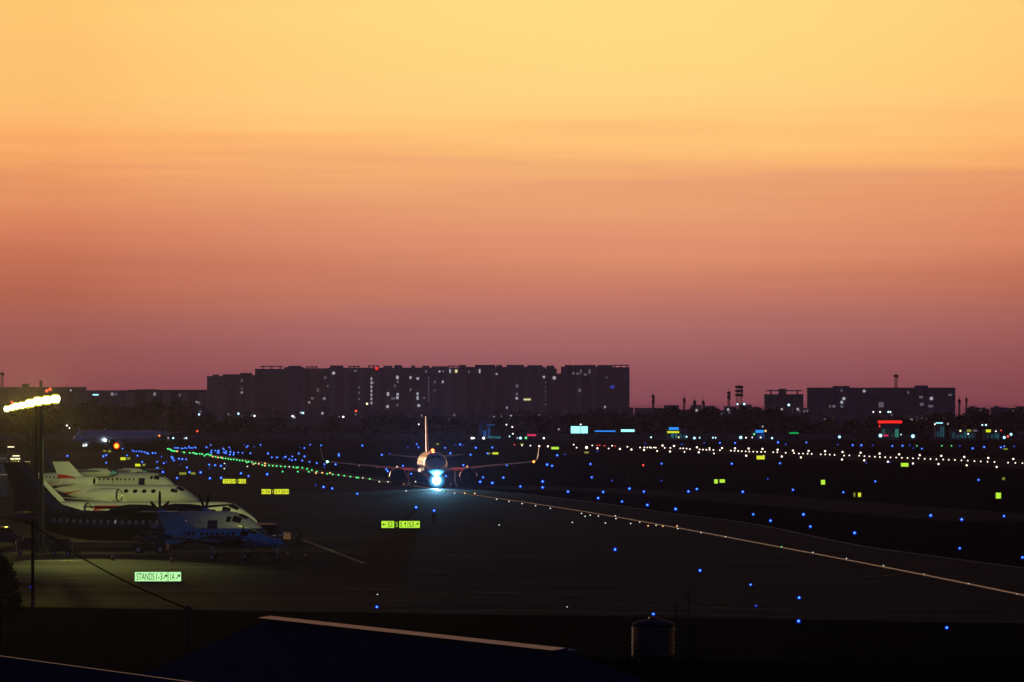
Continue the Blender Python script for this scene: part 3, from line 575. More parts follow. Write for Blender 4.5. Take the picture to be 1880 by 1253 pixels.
# livery material: dark rear with a slanted end, white upper front, blue lower front
def livery():
    m = mat('turboprop_livery', (.7, .7, .68), .3, 0, 0, 1, .4); t = m.node_tree; b = t.nodes['Principled BSDF']
    c = t.nodes.new('ShaderNodeTexCoord'); s = t.nodes.new('ShaderNodeSeparateXYZ'); t.links.new(c.outputs['Object'], s.inputs[0])
    def mm(op, a, b_):
        n = t.nodes.new('ShaderNodeMath'); n.operation = op
        for i, v in enumerate((a, b_)):
            if isinstance(v, (int, float)): n.inputs[i].default_value = v
            else: t.links.new(v, n.inputs[i])
        return n.outputs[0]
    k = mm('ADD', s.outputs[0], mm('MULTIPLY', s.outputs[2], -.8))
    rear = mm('LESS_THAN', k, -2.6)
    band = mm('MULTIPLY', mm('GREATER_THAN', k, -1.7), mm('LESS_THAN', k, -.9))
    low = mm('LESS_THAN', s.outputs[2], 1.95)
    def mixc(f, a, col):
        n = t.nodes.new('ShaderNodeMix'); n.data_type = 'RGBA'; t.links.new(f, n.inputs[0]); n.inputs[7].default_value = (*col, 1)
        if a is None: n.inputs[6].default_value = (.66, .66, .64, 1)
        else: t.links.new(a, n.inputs[6])
        return n.outputs[2]
    col = mixc(low, None, (.01, .05, .085)); col = mixc(band, col, (.03, .06, .1)); col = mixc(rear, col, (.004, .005, .01))
    t.links.new(col, b.inputs['Base Color']); return m
atr = turboprop((0, 0, 0), 0, livery(), M['navy'], 'dark tailed turboprop airliner with white nose parked behind the small blue plane', 0, M['blueplane'], True, 29.2, -.75)
place(atr, 306, 1007, R(-30))
MB().ball((-3.5, 0, 3.62), .16, 10, 6).build('navigation_light', glow('green_nav', (.05, .9, .3), 5), atr)
atr2 = turboprop((0, 0, 0), 0, M['white'], M['navy'], 'white turboprop airliner farthest back in the row of parked planes', 2, M['tealplane'], False)
place(atr2, 210, 911, R(-33))

def redmat(name, tests):
    """white paint with red swooshes: each test is (x from, x to, a, b, c, half width): |z-(a+b*x+c*x^2)|<w"""
    m = mat(name, (.7, .7, .67), .28, 0, 0, 1, .4); t = m.node_tree; b = t.nodes['Principled BSDF']
    c = t.nodes.new('ShaderNodeTexCoord'); s = t.nodes.new('ShaderNodeSeparateXYZ'); t.links.new(c.outputs['Object'], s.inputs[0])
    def mm(op, a, b_=0.0):
        n = t.nodes.new('ShaderNodeMath'); n.operation = op
        for i, v in enumerate((a, b_)):
            if isinstance(v, (int, float)): n.inputs[i].default_value = v
            else: t.links.new(v, n.inputs[i])
        return n.outputs[0]
    tot = None; X = s.outputs[0]; Zz = s.outputs[2]
    for x0, x1, a, bb, cc, w in tests:
        crv = mm('ADD', mm('ADD', mm('MULTIPLY', X, bb), a), mm('MULTIPLY', mm('MULTIPLY', X, X), cc))
        fr = mm('DIVIDE', mm('SUBTRACT', X, x0), x1 - x0)
        ok = mm('LESS_THAN', mm('ABSOLUTE', mm('SUBTRACT', Zz, crv)), mm('MULTIPLY', mm('SUBTRACT', 1.15, fr), w))
        ok = mm('MULTIPLY', ok, mm('MULTIPLY', mm('GREATER_THAN', X, x0), mm('LESS_THAN', X, x1)))
        tot = ok if tot is None else mm('MAXIMUM', tot, ok)
    n = t.nodes.new('ShaderNodeMix'); n.data_type = 'RGBA'; t.links.new(tot, n.inputs[0]); n.inputs[6].default_value = (.7, .7, .67, 1); n.inputs[7].default_value = (.55, .01, .012, 1)
    t.links.new(n.outputs[2], b.inputs['Base Color']); return m
def bizjet(L, fd, hfin, label, m, ttail, ex, ey_, ez, er, trijet):
    t = thing('business_jet', (0, 0, 0), 0, label, 'business jet')
    nx = L * .5; tx = nx - L; r = fd / 2; fz = 1.15 + r
    st = [(tx + .6, fz + r * .55, .08, .08), (tx + 2.2, fz + r * .45, r * .4, r * .42), (tx + 4.6, fz + r * .22, r * .75, r * .78), (tx + 7.5, fz + .03, r, r), (tx + 9, fz, r, r), (nx - 6.0, fz, r, r), (nx - 4.0, fz, r, r), (nx - 2.9, fz - .08, r * .93, r * .92), (nx - 2.0, fz - .25, r * .78, r * .72), (nx - 1.0, fz - .5, r * .54, r * .46), (nx - .3, fz - .66, r * .28, r * .24), (nx, fz - .72, .03, .03)]
    fu = Fuse(st); body = fu.body('fuselage', m, t)
    for s in (-1, 1):
        fu.patch('cockpit_window', M['cockpit'], body, nx - 2.95, nx - 2.0, s * 5, s * 42, .015)
        fu.patch('cockpit_window', M['cockpit'], body, nx - 3.5, nx - 2.6, s * 46, s * 70, .015)
        for i in range(7): fu.oval('window', M['glass'], body, nx - 6.0 - i * 1.35, s * 68, .36, .26)
        foil([((1.4, s * .3, fz - r * .75), 4.6, .9), ((-1.2, s * 4, fz - r * .6), 2.8, .85), ((-4.4, s * L * .44, fz - r * .3 + .2), 1.1, .8)]).build('wing', M['white'], t, True)
        e = er / .7
        en = MB().lathe([(.5 * e, -.8), (.56 * e, -.1), (.62 * e, 0), (.7 * e, -.1), (.78 * e, -.8), (.78 * e, -2.2), (.66 * e, -3.6), (.5 * e, -4.6), (.38 * e, -4.7)], (ex, s * ey_, ez), 'x', 24, cap=False).build('engine', m, t, True)
        MB().lathe([(.57 * e, -.06), (.62 * e, .02), (.71 * e, -.08)], (ex, s * ey_, ez), 'x', 24, cap=False).build('intake_lip', M['chrome'], en, True)
        MB().lathe([(.56 * e, -.7), (.2 * e, -.65), (.02, -.3)], (ex, s * ey_, ez), 'x', 18).build('fan', M['fan'], en)
        foil([((ex - 1.2, s * r * .7, ez), 2.4, .9), ((ex - 1.3, s * (ey_ - er * .8), ez), 2.3, .9)]).build('pylon', M['white'], en, True)
        if ttail: foil([((tx + 2.0, s * .02, hfin - .1), 2.2, .8), ((tx + .2, s * L * .16, hfin + .05), 1.0, .8)]).build('tailplane', M['white'], t, True)
        else: foil([((tx + 4.6, s * .25, fz + r * 1.15), 2.6, .8), ((tx + 2.2, s * 4.6, fz + r * .85), 1.2, .8)]).build('tailplane', M['white'], t, True)
        gear('main_gear', t, -.8, s * 2.0, 1.2, .42, .24, True, .22)
    fin = foil([((tx + 6.1, 0, fz + r * .8), 4.8, .5), ((tx + 5.3, 0, fz + r + .5), 4.0, .7), ((tx + 2.7, 0, hfin), 2.5, .7)], 'y').build('fin', m, t, True)
    if trijet:
        c = MB().lathe([(.42, -.7), (.5, -.05), (.55, .03), (.62, -.1), (.66, -1.2), (.55, -3.5), (.1, -5.0)], (tx + 6.6, 0, fz + r + .42), 'x', 20, cap=False).build('centre_engine', m, t, True)
        MB().lathe([(.48, -.25), (.02, -.25)], (tx + 6.6, 0, fz + r + .42), 'x', 16).build('fan', M['fan'], c)
    gear('nose_gear', t, nx - 3.0, 0, 1.1, .27, .16, True, .15)
    return t
jet = bizjet(29.0, 2.6, 6.4, 'long white jet with red swoosh whose nose shows above the dark tailed turboprop', redmat('jet_red_swoosh', [(-4.4, -.6, 3.35, .06, 0, .22)]), True, -4.6, 2.0, 2.9, .75, False)
place(jet, 251, 989, R(-31))
jet2 = bizjet(22.0, 2.5, 6.5, 'white three-engined jet with red curve on its fin behind the long white jet', redmat('small_jet_red', [(-10.4, -7.0, 1.2, -.75, -.041, .3), (-9.6, -5.6, 4.9, .45, .02, .14)]), False, .55, 2.05, 2.35, .8, True)
place(jet2, 229, 944, R(-31))

def kingair():
    t = thing('propeller_plane', (0, 0, 0), 0, 'small blue twin-propeller plane parked nearest on the apron at left', 'propeller plane')
    nx, L = 5.9, 13.6; tx = nx - L; fz = 1.95
    st = [(tx + 1.0, fz + .4, .06, .1), (tx + 2.5, fz + .32, .3, .38), (tx + 4.5, fz + .16, .56, .62), (tx + 6.2, fz + .02, .72, .76), (tx + 8, fz, .78, .82), (nx - 4.4, fz, .78, .84), (nx - 3.7, fz - .02, .77, .82), (nx - 3.0, fz - .12, .72, .7), (nx - 2.2, fz - .26, .6, .52), (nx - 1.2, fz - .36, .42, .36), (nx - .35, fz - .42, .2, .18), (nx, fz - .44, .02, .02)]
    fu = Fuse(st); body = fu.body('fuselage', M['blueplane'], t)
    for s in (-1, 1):
        fu.patch('cockpit_window', M['cockpit'], body, nx - 3.5, nx - 2.75, s * 6, s * 42, .012)
        fu.patch('cockpit_window', M['cockpit'], body, nx - 4.2, nx - 3.35, s * 44, s * 74, .012)
        for i in range(9): fu.oval('window', M['glass'], body, nx - 4.9 - i * .56 - (.35 if i > 6 else 0), s * 66, .17, .19)
        fu.patch('cheatline', M['white'], body, tx + 3.6, nx - 4.6, s * 104, s * 109, .008, 10)
        foil([((1.5, s * .3, 1.45), 2.6, .95), ((1.35, s * 2.7, 1.58), 2.3, .95), ((.5, s * 8.2, 2.1), 1.1, .9)]).build('wing', M['tealplane'], t, True)
        MB().lathe([(.3, 2.5), (.42, 2.0), (.5, .8), (.48, -.8), (.2, -2.2), (.05, -2.6)], (.75, s * 2.65, 1.75), 'x', 16).build('engine_nacelle', M['navy'], t, True)
        prop(t, 3.3, s * 2.65, 1.75, 1.3, 4, 0, M['chrome'], M['black'], .55, .24)
        foil([((tx + 1.4, s * .02, 4.15), 1.5, .85), ((tx + .7, s * 2.8, 4.2), .8, .85)]).build('tailplane', M['tealplane'], t, True)
        gear('main_gear', t, .2, s * 2.6, 1.5, .33, .2, True, .17)
    foil([((tx + 5.6, 0, fz + .6), 4.4, .3), ((tx + 4.0, 0, fz + .95), 3.1, .55), ((tx + 2.1, 0, 4.2), 1.9, .7)], 'y').build('fin', M['tealplane'], t, True)
    foil([((tx + 3.6, 0, fz - .2), 2.5, .3), ((tx + 2.4, 0, fz - .55), 1.3, .3)], 'y').build('ventral_fin', M['tealplane'], t, True)
    gear('nose_gear', t, nx - .75, 0, 1.3, .28, .18, False)
    letter('VN-B78', .5, 2.1, M['navy'], t, (tx + 4.1, -.6, fz + .34), (80, 0, 6))
    return t
ka = kingair(); place(ka, 419, 1029, R(-32))

# ------------------------------------------------------------------ ground equipment and people on the apron
def tug(x, y, rz, label):
    t = thing('tow_tractor', gnd(x, y), rz, label, 'tow tractor')
    mb = MB(); mb.box((0, 0, .62), (3.1, 1.5, .55)); mb.box((.95, 0, .98), (1.1, 1.4, .3), taper=.9); mb.build('body', M['dark'], t)
    c = MB(); c.box((-.5, 0, 1.95), (1.2, 1.4, .09))
    for px in (-1.05, .05):
        for py in (-.64, .64): c.tube((px, py, .88), (px, py, 1.95), .04, .04, 6)
    c.build('canopy', M['dark'], t); MB().box((-.5, 0, 1.05), (.5, 1.1, .16)).box((-.78, 0, 1.35), (.12, 1.1, .55)).build('seat', M['black'], t)
    for px in (-1.0, 1.0):
        for py in (-.72, .72): wheel('wheel', t, px, py, .4, .4, .28)
    return t
tug(277, 1017, R(-8), 'dark open tow tractor beside the tail of the small blue plane')
def van(x, y, rz, label, L=3.6, name='service_van'):
    t = thing(name, gnd(x, y), rz, label, 'van')
    prof = [(-L / 2, .35), (-L / 2, 1.75), (-L / 2 + .15, 1.85), (L / 2 - 1.25, 1.85), (L / 2 - .75, 1.2), (L / 2 - .05, 1.0), (L / 2, .35)]
    vs = [(px, s * .82, pz) for s in (-1, 1) for px, pz in prof]; n = len(prof)
    MB().add(vs, [tuple(range(n)), tuple(range(2 * n - 1, n - 1, -1))] + [(i, (i + 1) % n, n + (i + 1) % n, n + i) for i in range(n)]).build('body', M['navy'], t)
    for s in (-1, 1):
        MB().box((L / 2 - 1.55, s * .825, 1.45), (.75, .03, .42)).build('window', M['glass'], t)
        MB().box((-.3, s * .825, 1.45), (1.1, .03, .42)).build('window', M['glass'], t)
        for px in (-L / 2 + .65, L / 2 - .65): wheel('wheel', t, px, s * .74, .33, .33, .22)
    MB().box((L / 2 - .98, 0, 1.5), (.04, 1.35, .5), 0, Matrix.Rotation(R(-38), 3, 'Y')).build('windscreen', M['cockpit'], t)
    return t
van(497, 997, R(-25), 'dark van parked beyond the nose of the small blue plane')
van(8, 1003, R(4), 'dark van at the left edge beside the floodlight masts')
def cart(x, y, label):
    t = thing('equipment_cart', gnd(x, y), R(random.uniform(-15, 15)), label, 'equipment cart')
    MB().box((0, 0, .85), (2.0, 1.2, .9)).box((.2, 0, 1.42), (1.2, 1.0, .25)).build('body', M['dark'], t)
    for px in (-.65, .65):
        for py in (-.5, .5): wheel('wheel', t, px, py, .24, .24, .14)
    MB().tube((1.0, 0, .4), (1.8, 0, .3), .04, .04, 6).build('tow_bar', M['dark'], t)
cart(50, 1018, 'dark ground power cart at the left foot of the floodlight masts'); cart(86, 1014, 'dark equipment cart between the mast bases'); cart(112, 1021, 'dark equipment cart right of the floodlight mast bases')
def cone(x, y, label):
    t = thing('traffic_cone', gnd(x, y), 0, label, 'traffic cone', 'traffic cones around the small blue plane')
    MB().lathe([(.17, .04), (.13, .25), (.08, .5), (.035, .72), (.01, .73)], (0, 0, 0), 'z', 14).build('cone', M['cone'], t, True)
    MB().box((0, 0, .02), (.46, .46, .04)).build('base', M['black'], t)
    MB().lathe([(.112, .36), (.085, .5)], (0, 0, 0), 'z', 14, cap=False).build('reflective_band', M['grey'], t, True)
cone(207, 1030, 'traffic cone standing alone between masts and tow tractor'); cone(316, 1034, 'traffic cone under the tail of the small blue plane'); cone(528, 1024, 'traffic cone just ahead of the blue plane nose wheel'); cone(561, 1028, 'traffic cone farthest right, in front of the standing person')

def person(x, y, rz, label):
    t = thing('person', gnd(x, y), rz, label, 'person')
    V = []; Ed = []; Rad = []
    def add(p, r, par=None):
        V.append(p); Rad.append(r)
        if par is not None: Ed.append((par, len(V) - 1))
        return len(V) - 1
    pel = add((0, 0, .95), .15); wa = add((0, 0, 1.1), .13, pel); ch = add((0, .0, 1.33), .17, wa); nk = add((0, 0, 1.5), .065, ch); hd = add((0, .03, 1.62), .1, nk); add((0, .02, 1.72), .085, hd)
    for s in (-1, 1):
        hp = add((s * .1, 0, .86), .1, pel); kn = add((s * .11, .02, .5), .065, hp); an = add((s * .12, -.01, .1), .045, kn); add((s * .13, .14, .04), .04, an)
        sh = add((s * .2, 0, 1.42), .075, ch); el = add((s * .27, -.03, 1.15), .05, sh); wr = add((s * .27, .08, .92), .036, el); add((s * .26, .12, .83), .04, wr)
    me = bpy.data.meshes.new('body'); me.from_pydata(V, Ed, []); o = bpy.data.objects.new('body', me); COL.objects.link(o); o.parent = t
    me.materials.append(M['cloth'])
    md = o.modifiers.new('skin', 'SKIN'); o.modifiers.new('sub', 'SUBSURF').levels = 2
    for i, v in enumerate(me.skin_vertices[0].data): v.radius = (Rad[i], Rad[i]); v.use_root = (i == 0)
    MB().ball((0, -.01, 1.7), .115, 12, 8, 0, (1, 1, .75)).build('hair', M['black'], t, True)
    MB().lathe([(.2, 1.02), (.19, 1.2), (.215, 1.38), (.13, 1.49)], (0, 0, 0), 'z', 14, cap=False).build('vest', M['vest'], t, True)
    return t
person(547, 1005, R(150), 'person in dark clothes standing on the apron beyond the blue plane nose')

# ------------------------------------------------------------------ floodlight masts
def flood_mast(x, yb, ytop, bx0, bx1, label, power, aim, red):
    D = dist(yb); s = ppm(D); b = gnd(x, yb); h = (yb - ytop) / s
    t = thing('floodlight_mast', b, 0, label, 'floodlight mast', 'floodlight masts at the left')
    MB().tube((0, 0, 0), (0, 0, h + .2), .27, .17, 12).box((0, 0, .25), (1.1, 1.1, .5)).build('pole', M['mast'], t, True)
    x0, x1 = (bx0 - x) / s, (bx1 - x) / s
    bar = MB().box(((x0 + x1) / 2, .0, h), (x1 - x0 + .3, .25, .18)).box(((x0 + x1) / 2, .6, h - .1), (x1 - x0, .9, .06))
    n = max(2, int((x1 - x0) / .62))
    for xx in (0, (x0 + x1) / 2): bar.tube((xx, 0, h), (0, 0, h - 1.0), .05, .05, 6)
    bar.build('lamp_bar', M['mast'], t)
    pitch = (x1 - x0) / n
    for i in range(n):
        xx = x0 + (x1 - x0) * (i + .5) / n; zz_ = h + .3 * (i + .5) / n
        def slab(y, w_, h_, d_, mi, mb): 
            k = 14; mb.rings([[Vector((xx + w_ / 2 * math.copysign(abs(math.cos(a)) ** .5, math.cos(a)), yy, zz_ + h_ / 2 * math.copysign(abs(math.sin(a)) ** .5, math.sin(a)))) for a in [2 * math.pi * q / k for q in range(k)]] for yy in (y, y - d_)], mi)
        k = MB(); slab(.1, pitch * .9, .8, .38, 0, k); slab(-.29, pitch * 1.04, .92, .06, 1, k); slab(-.36, pitch * 1.0, .56, .05, 2, k)  # yellow margin behind each lens is the lamp's glow put into the shape
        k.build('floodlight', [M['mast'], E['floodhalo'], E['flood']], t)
    lampobj('flood_lamp', 'SPOT', ((x0 + x1) / 2, -.8, h), t, (1, .86, .05), 170000, .5, (-b.x, -D, D * .022), 9, .9)
    for rx, ry in red:
        MB().ball(((rx - x) / s, 0, (yb - ry) / s), .14, 10, 6).tube(((rx - x) / s, 0, h), ((rx - x) / s, 0, (yb - ry) / s), .03, .03, 5, 1).build('obstruction_light', [glow('mast_red', (1, .1, .04), 2), M['mast']], t)
    for pw_, aim_, cone_ in power: lampobj('flood_lamp', 'SPOT', (x1 + .7, .4, h - .1), t, (.95, 1, .26), pw_ * .55, .4, aim_, cone_, .8)
    return t
flood_mast(76, 1016, 738, 62, 110, 'tallest floodlight mast, right of the group, lamp bar glowing yellow', [(11000, (1, .75, -.42), 70), (6000, (.1, -.2, -1), 90), (150000, (.09, -1, -.21), 17)], None, [(86, 718), (92, 715)])
flood_mast(67, 1000, 742, 48, 80, 'floodlight mast second from the right, close beside the tallest', [(60000, (.22, 1, -.2), 64)], None, [])
flood_mast(60, 965, 747, 24, 56, 'floodlight mast third from the right, lamps hanging left of its pole', [(380000, (.03, 1, -.08), 11)], None, [(22, 739)])
flood_mast(50, 936, 752, 8, 28, 'floodlight mast farthest left of the group with the lowest lamps', [(700000, (.012, 1, -.05), 9)], None, [])

# hangar with lit strips behind the masts
def strip_lamps():
    D = 1600
    t = thing('hangar', at(-30, 885, D) * 1.0, 0, 'dark hangar at the left edge with lit strips behind the masts', 'hangar')
    o = t.location.copy(); o.z = 0; t.location = o
    w = 74 / F * D
    mb = MB(); mb.box((0, 6, 3.2), (w, 12, 6.4)); mb.build('wall', M['wall2'], t)
    MB().add([(-w / 2 - .3, -.4, 6.42), (w / 2 + .3, -.4, 6.42), (w / 2 + .3, 12.4, 6.42), (-w / 2 - .3, 12.4, 6.42), (-w / 2 - .3, 6, 7.6), (w / 2 + .3, 6, 7.6)], [(0, 1, 5, 4), (2, 3, 4, 5), (0, 4, 3), (1, 2, 5)]).build('roof', M['roof'], t)
    for (x0, x1, y0, y1) in ((-40, 12, 842.0, 843.2), (14, 26, 820, 822), (23, 36, 836.4, 838.4), (19, 26, 841.5, 844), (27, 37, 841.5, 844), (-20, 14, 871, 872)):
        a = at(x0, y0, D - .3) - o; b = at(x1, y1, D - .3) - o
        MB().box(((a.x + b.x) / 2, -.15, (a.z + b.z) / 2), (b.x - a.x, .1, abs(a.z - b.z))).build('strip_light', E['fluo'] if x0 > 0 else E['windim'], t)
strip_lamps()
D = 1350
sl = thing('strip_lamp', gnd(64, dist(1) and 745 + F * H / D), 0, 'pale strip lamp on a stand between the mast poles', 'strip lamp')
sl.location = at(64, 745 + F * H / D, D)
hh = (745 + F * H / D - 871) / ppm(D)
MB().box((0, 0, hh), (19 / ppm(D), .12, .2)).build('tube', E['fluo'], sl); MB().tube((-.3, 0.1, 0), (-.3, .1, hh), .05, .05, 6).build('stand', M['mast'], sl)

# ------------------------------------------------------------------ far trees
def tree_meshes(seed, h, w, n, leaf_m):
    rnd = random.Random(seed); mb = MB(); tr = MB()
    tr.tube((0, 0, 0), (.1, 0, h * .45), .28, .18, 8)
    cl = []
    for i in range(int(13 + 6 * rnd.random())):
        a = rnd.uniform(0, 2 * math.pi); rr = w * .5 * math.sqrt(rnd.random()) * .85; z = h * (.38 + .52 * rnd.random()) - .25 * h * (rr / (w * .5)) ** 2 * .6
        c = Vector((rr * math.cos(a), rr * math.sin(a), z)); cl.append((c, w * rnd.uniform(.13, .24)))
        tr.tube((0, 0, h * .35), c, .09, .03, 5)
    for c, r in cl:
        for k in range(n):
            d = Vector((rnd.gauss(0, 1), rnd.gauss(0, 1), rnd.gauss(0, .8))).normalized() * r * rnd.uniform(.45, 1.05)
            p = c + d; s = rnd.uniform(.35, .75); q = Vector((rnd.gauss(0, 1), rnd.gauss(0, 1), rnd.gauss(0, 1))).normalized(); a = q.orthogonal().normalized(); b = q.cross(a)
            mb.add([p - a * s, p + b * s * .6, p + a * s, p - b * s * .6], [(0, 1, 2, 3)])
    return mb.mesh('crown', leaf_m), tr.mesh('trunk', M['bark'])
TM = [tree_meshes(i, 12, w, 64, M['leaf'] if i % 2 else M['leaf2']) for i, w in enumerate((11, 13, 9, 15, 12, 10))]
def tree(x, ytop, D, label, group, k=None, wscale=1.0):
    base = Vector(((x - CX) / F * D, D, 0)); h = H - (ytop - YH) / F * D
    k = random.randrange(len(TM)) if k is None else k; cm, tm = TM[k]
    t = thing('tree', base, random.uniform(0, 6.28), label, 'tree', group); sc = h / 11.6
    t.scale = (sc * wscale, sc * wscale, sc)
    for nm, me in (('crown', cm), ('trunk', tm)):
        o = bpy.data.objects.new(nm, me); COL.objects.link(o); o.parent = t
    return t
TOPS = [(-20, 742), (60, 748), (130, 745), (200, 742), (240, 737), (290, 735), (330, 738), (360, 757), (420, 763), (500, 766), (560, 770), (640, 768), (690, 757), (740, 754), (790, 757), (830, 753), (860, 764), (920, 768), (980, 766), (1050, 762), (1085, 756), (1120, 751), (1180, 748), (1240, 746), (1300, 748), (1380, 750), (1450, 757), (1490, 765), (1560, 768), (1620, 768), (1680, 764), (1740, 752), (1800, 750), (1900, 748)]
def topat(x):
    for (a, ya), (b, yb) in zip(TOPS, TOPS[1:]):
        if a <= x <= b: return ya + (yb - ya) * (x - a) / (b - a)
    return 755
x = -30
while x < 1900:
    yt = topat(x) + random.uniform(-5, 12)
    Dt = random.uniform(4380, 4900)
    tree(x, yt, Dt, 'dark leafy tree in the long line across the far airfield edge', 'trees along the far airfield edge', None, 1.1)
    x += random.uniform(17, 31)
x = -25
while x < 1900:                      # lower, nearer row
    yt = topat(x) + random.uniform(14, 30)
    tree(x, yt, random.uniform(4300, 4360), 'low bushy tree at the foot of the far tree line', 'low trees before the far tree line', None, 1.25)
    x += random.uniform(24, 44)
# near tree at bottom left
for (x, yt, D_, lab) in ((8, 1028, 620, 'dark leafy tree top at the lower left edge'), (-22, 1010, 640, 'taller dark tree cut by the lower left frame edge')):
    tree(x, yt, D_, lab, None, 2, .55)
# far perimeter wall
pw = thing('perimeter_wall', (0, 4270, 0), 0, 'long low dark perimeter wall under the far trees', 'wall')
MB().box((0, 0, 1.1), (520, .3, 2.2)).build('wall', M['wall3'], pw); MB().box((0, 0, 2.27), (520, .42, .12)).build('coping', M['wall'], pw)

# ------------------------------------------------------------------ street lamps and lit signs of the city behind
def street_lamp(x, y, D, col, r, label, group):
    b = Vector(((x - CX) / F * D, D, 0)); z = H - (y - YH) / F * D
    z = max(z, .8)
    t = thing('street_lamp', b, 0, label, 'street lamp', group)
    MB().tube((0, .5, 0), (0, .5, z + .3), .12, .07, 6).tube((0, .5, z + .3), (0, 0, z + .25), .05, .05, 6).build('pole', M['mast'], t)
    rr = r / ppm(D)
    MB().ball((0, 0, z), rr, 12, 8, 0).ball((0, -rr * .6, z), rr * .7, 10, 6, 1).build('lamp', [E[col + 'halo'], E[col + 'core']], t, True)  # larger ball is the glow around the lamp, built as a shape
for m_, c in (('softwhite', (.35, .36, .36)),): E['softwhitehalo'] = glow('soft_white_glow', c, .9); E['softwhitecore'] = glow('soft_white_lamp', (1, 1, .95), 2.5)
E['dimhalo'] = glow('dim_glow', (.1, .1, .12), .8); E['dimcore'] = glow('dim_lamp', (.35, .33, .38), 1); E['yelhalo'] = glow('yellow_glow', (.5, .5, .08), .9); E['yelcore'] = glow('yellow_lamp', (1, 1, .6), 2.5)
LA = Z(360, 640, 4.476, [(25, 543, 'cyan'), (348, 537, 'cyan'), (480, 555, 'softwhite'), (793, 557, 'softwhite'), (880, 531, 'cyan'), (1210, 563, 'softwhite'), (1405, 455, 'yel'), (1315, 514, 'red'), (10, 680, 'red'), (1830, 624, 'softwhite', 1.6), (930, 445, 'dim'), (5, 440, 'dim'), (376, 362, 'dim'), (1055, 412, 'dim')])
LA += Z(760, 640, 4.476, [(760, 627, 'softwhite', 1.7), (808, 645, 'softwhite', 1.7), (813, 702, 'softwhite', 1.6), (1370, 625, 'softwhite', 1.7), (765, 488, 'dim'), (1190, 665, 'dim'), (1570, 480, 'dim')])
LA += Z(840, 740, 7.23, [(190, 472, 'softwhite', 2.6), (215, 472, 'softwhite', 2.2), (283, 472, 'softwhite', 1.6), (347, 472, 'softwhite', 3), (795, 467, 'dim'), (835, 472, 'cyan', 3), (908, 465, 'green', 2.6), (1145, 472, 'softwhite', 2.2), (690, 445, 'cyan', 1.6)])
LA += Z(0, 680, 6.267, [(770, 637, 'softwhite', 2), (800, 667, 'softwhite', 1.6), (970, 873, 'softwhite', 2.3), (945, 880, 'softwhite', 1.8), (1293, 275, 'dim'), (815, 232, 'dim'), (1780, 275, 'dim')])
LA += Z(140, 760, 5.222, [(883, 245, 'dim'), (930, 245, 'cyan', 2.2), (1055, 245, 'cyan', 2.2), (1040, 245, 'dim')])
LA += Z(1180, 660, 5.222, [(238, 725, 'cyan', 2.6), (340, 748, 'yel', 2.4), (420, 743, 'cyan', 2), (495, 762, 'cyan', 2.8), (545, 752, 'cyan', 1.6), (672, 752, 'cyan', 1.7), (698, 752, 'cyan', 1.7), (940, 750, 'cyan', 3.4), (990, 752, 'softwhite', 1.7), (1050, 750, 'softwhite', 1.6), (1130, 750, 'softwhite', 1.7), (1177, 687, 'amber', 2.2), (1068, 718, 'green', 2), (1240, 758, 'cyan', 2.2), (908, 430, 'cyan', 2), (973, 430, 'cyan', 2.4), (1400, 438, 'cyan', 2.8), (80, 748, 'cyan', 1.8), (1150, 645, 'dim')])
LA += Z(1520, 660, 5.222, [(110, 745, 'cyan', 3), (503, 732, 'cyan', 4), (815, 738, 'cyan', 4), (500, 505, 'softwhite', 1.8), (435, 505, 'softwhite', 1.6), (580, 505, 'cyan', 2.2), (600, 506, 'softwhite', 1.5), (503, 640, 'red', 3), (1270, 687, 'yel', 2), (1025, 623, 'softwhite', 1.6), (1343, 715, 'softwhite', 1.8), (1480, 630, 'cyan', 1.8), (1515, 630, 'cyan', 2.2), (1660, 682, 'red', 1.5), (1690, 750, 'cyan', 3.2), (1725, 740, 'red', 2.4), (1755, 720, 'cyan', 3), (1610, 690, 'softwhite', 1.6), (555, 730, 'red', 2.4), (600, 730, 'dim'), (700, 722, 'cyan', 1.4), (1150, 620, 'dim')])
NAMES = {'cyan': 'bluish white', 'softwhite': 'white', 'yel': 'yellowish', 'red': 'red', 'dim': 'faint', 'green': 'green', 'amber': 'amber'}
for p in LA:
    k = p[2]; r = p[3] if len(p) > 3 else 2.3
    side = 'below the tower blocks' if p[0] < 700 and p[0] > 340 else ('at far left by the trees' if p[0] <= 340 else ('beyond the airliner' if p[0] < 1180 else 'before the right-hand tree line'))
    street_lamp(p[0], p[1], 4262 - random.uniform(0, 20) if p[1] > 765 else 4340, k, r, f'{NAMES[k]} street lamp glowing {side}', f'{NAMES[k]} street lamps {side}')

def litbox(name, x0, x1, y0, y1, D, m, label, cat, depth=.5, legs=True, extra=None):
    a = at(x0, y1, D); b = at(x1, y0, D); c = (a + b) / 2
    t = thing(name, (c.x, D, 0), 0, label, cat)
    w, h = b.x - a.x, b.z - a.z; z0 = max(a.z, .3)
    MB().box((0, depth / 2 + .06, z0 + h / 2), (w + .3, depth, h + .3)).build('casing', M['dark'], t)
    MB().box((0, 0, z0 + h / 2), (w, .08, h)).build('lit_face', m, t)
    if legs:
        for s in (-.4, .4): MB().tube((s * w, depth / 2, 0), (s * w, depth / 2, z0), .15, .15, 6).build('leg', M['dark'], t)
    return t, z0, w, h
DS = 4255
litbox('billboard', 1048, 1079, 783, 796, DS, E['neoncyan'], 'glowing pale blue rectangular billboard right of the airliner tail', 'billboard')
litbox('light_strip', 1092, 1130, 791, 793, DS, E['neonblue'], 'long thin blue light strip right of the billboard', 'light strip')
litbox('light_strip', 1140, 1165, 788.8, 793.2, DS, E['neoncyan'], 'brighter bluish light strip at the end of the long thin one', 'light strip')
t, z0, w, h = litbox('neon_sign', 1612, 1656, 772.5, 777.5, DS, E['neonred'], 'long red neon shop sign above a green lit shopfront', 'neon sign')
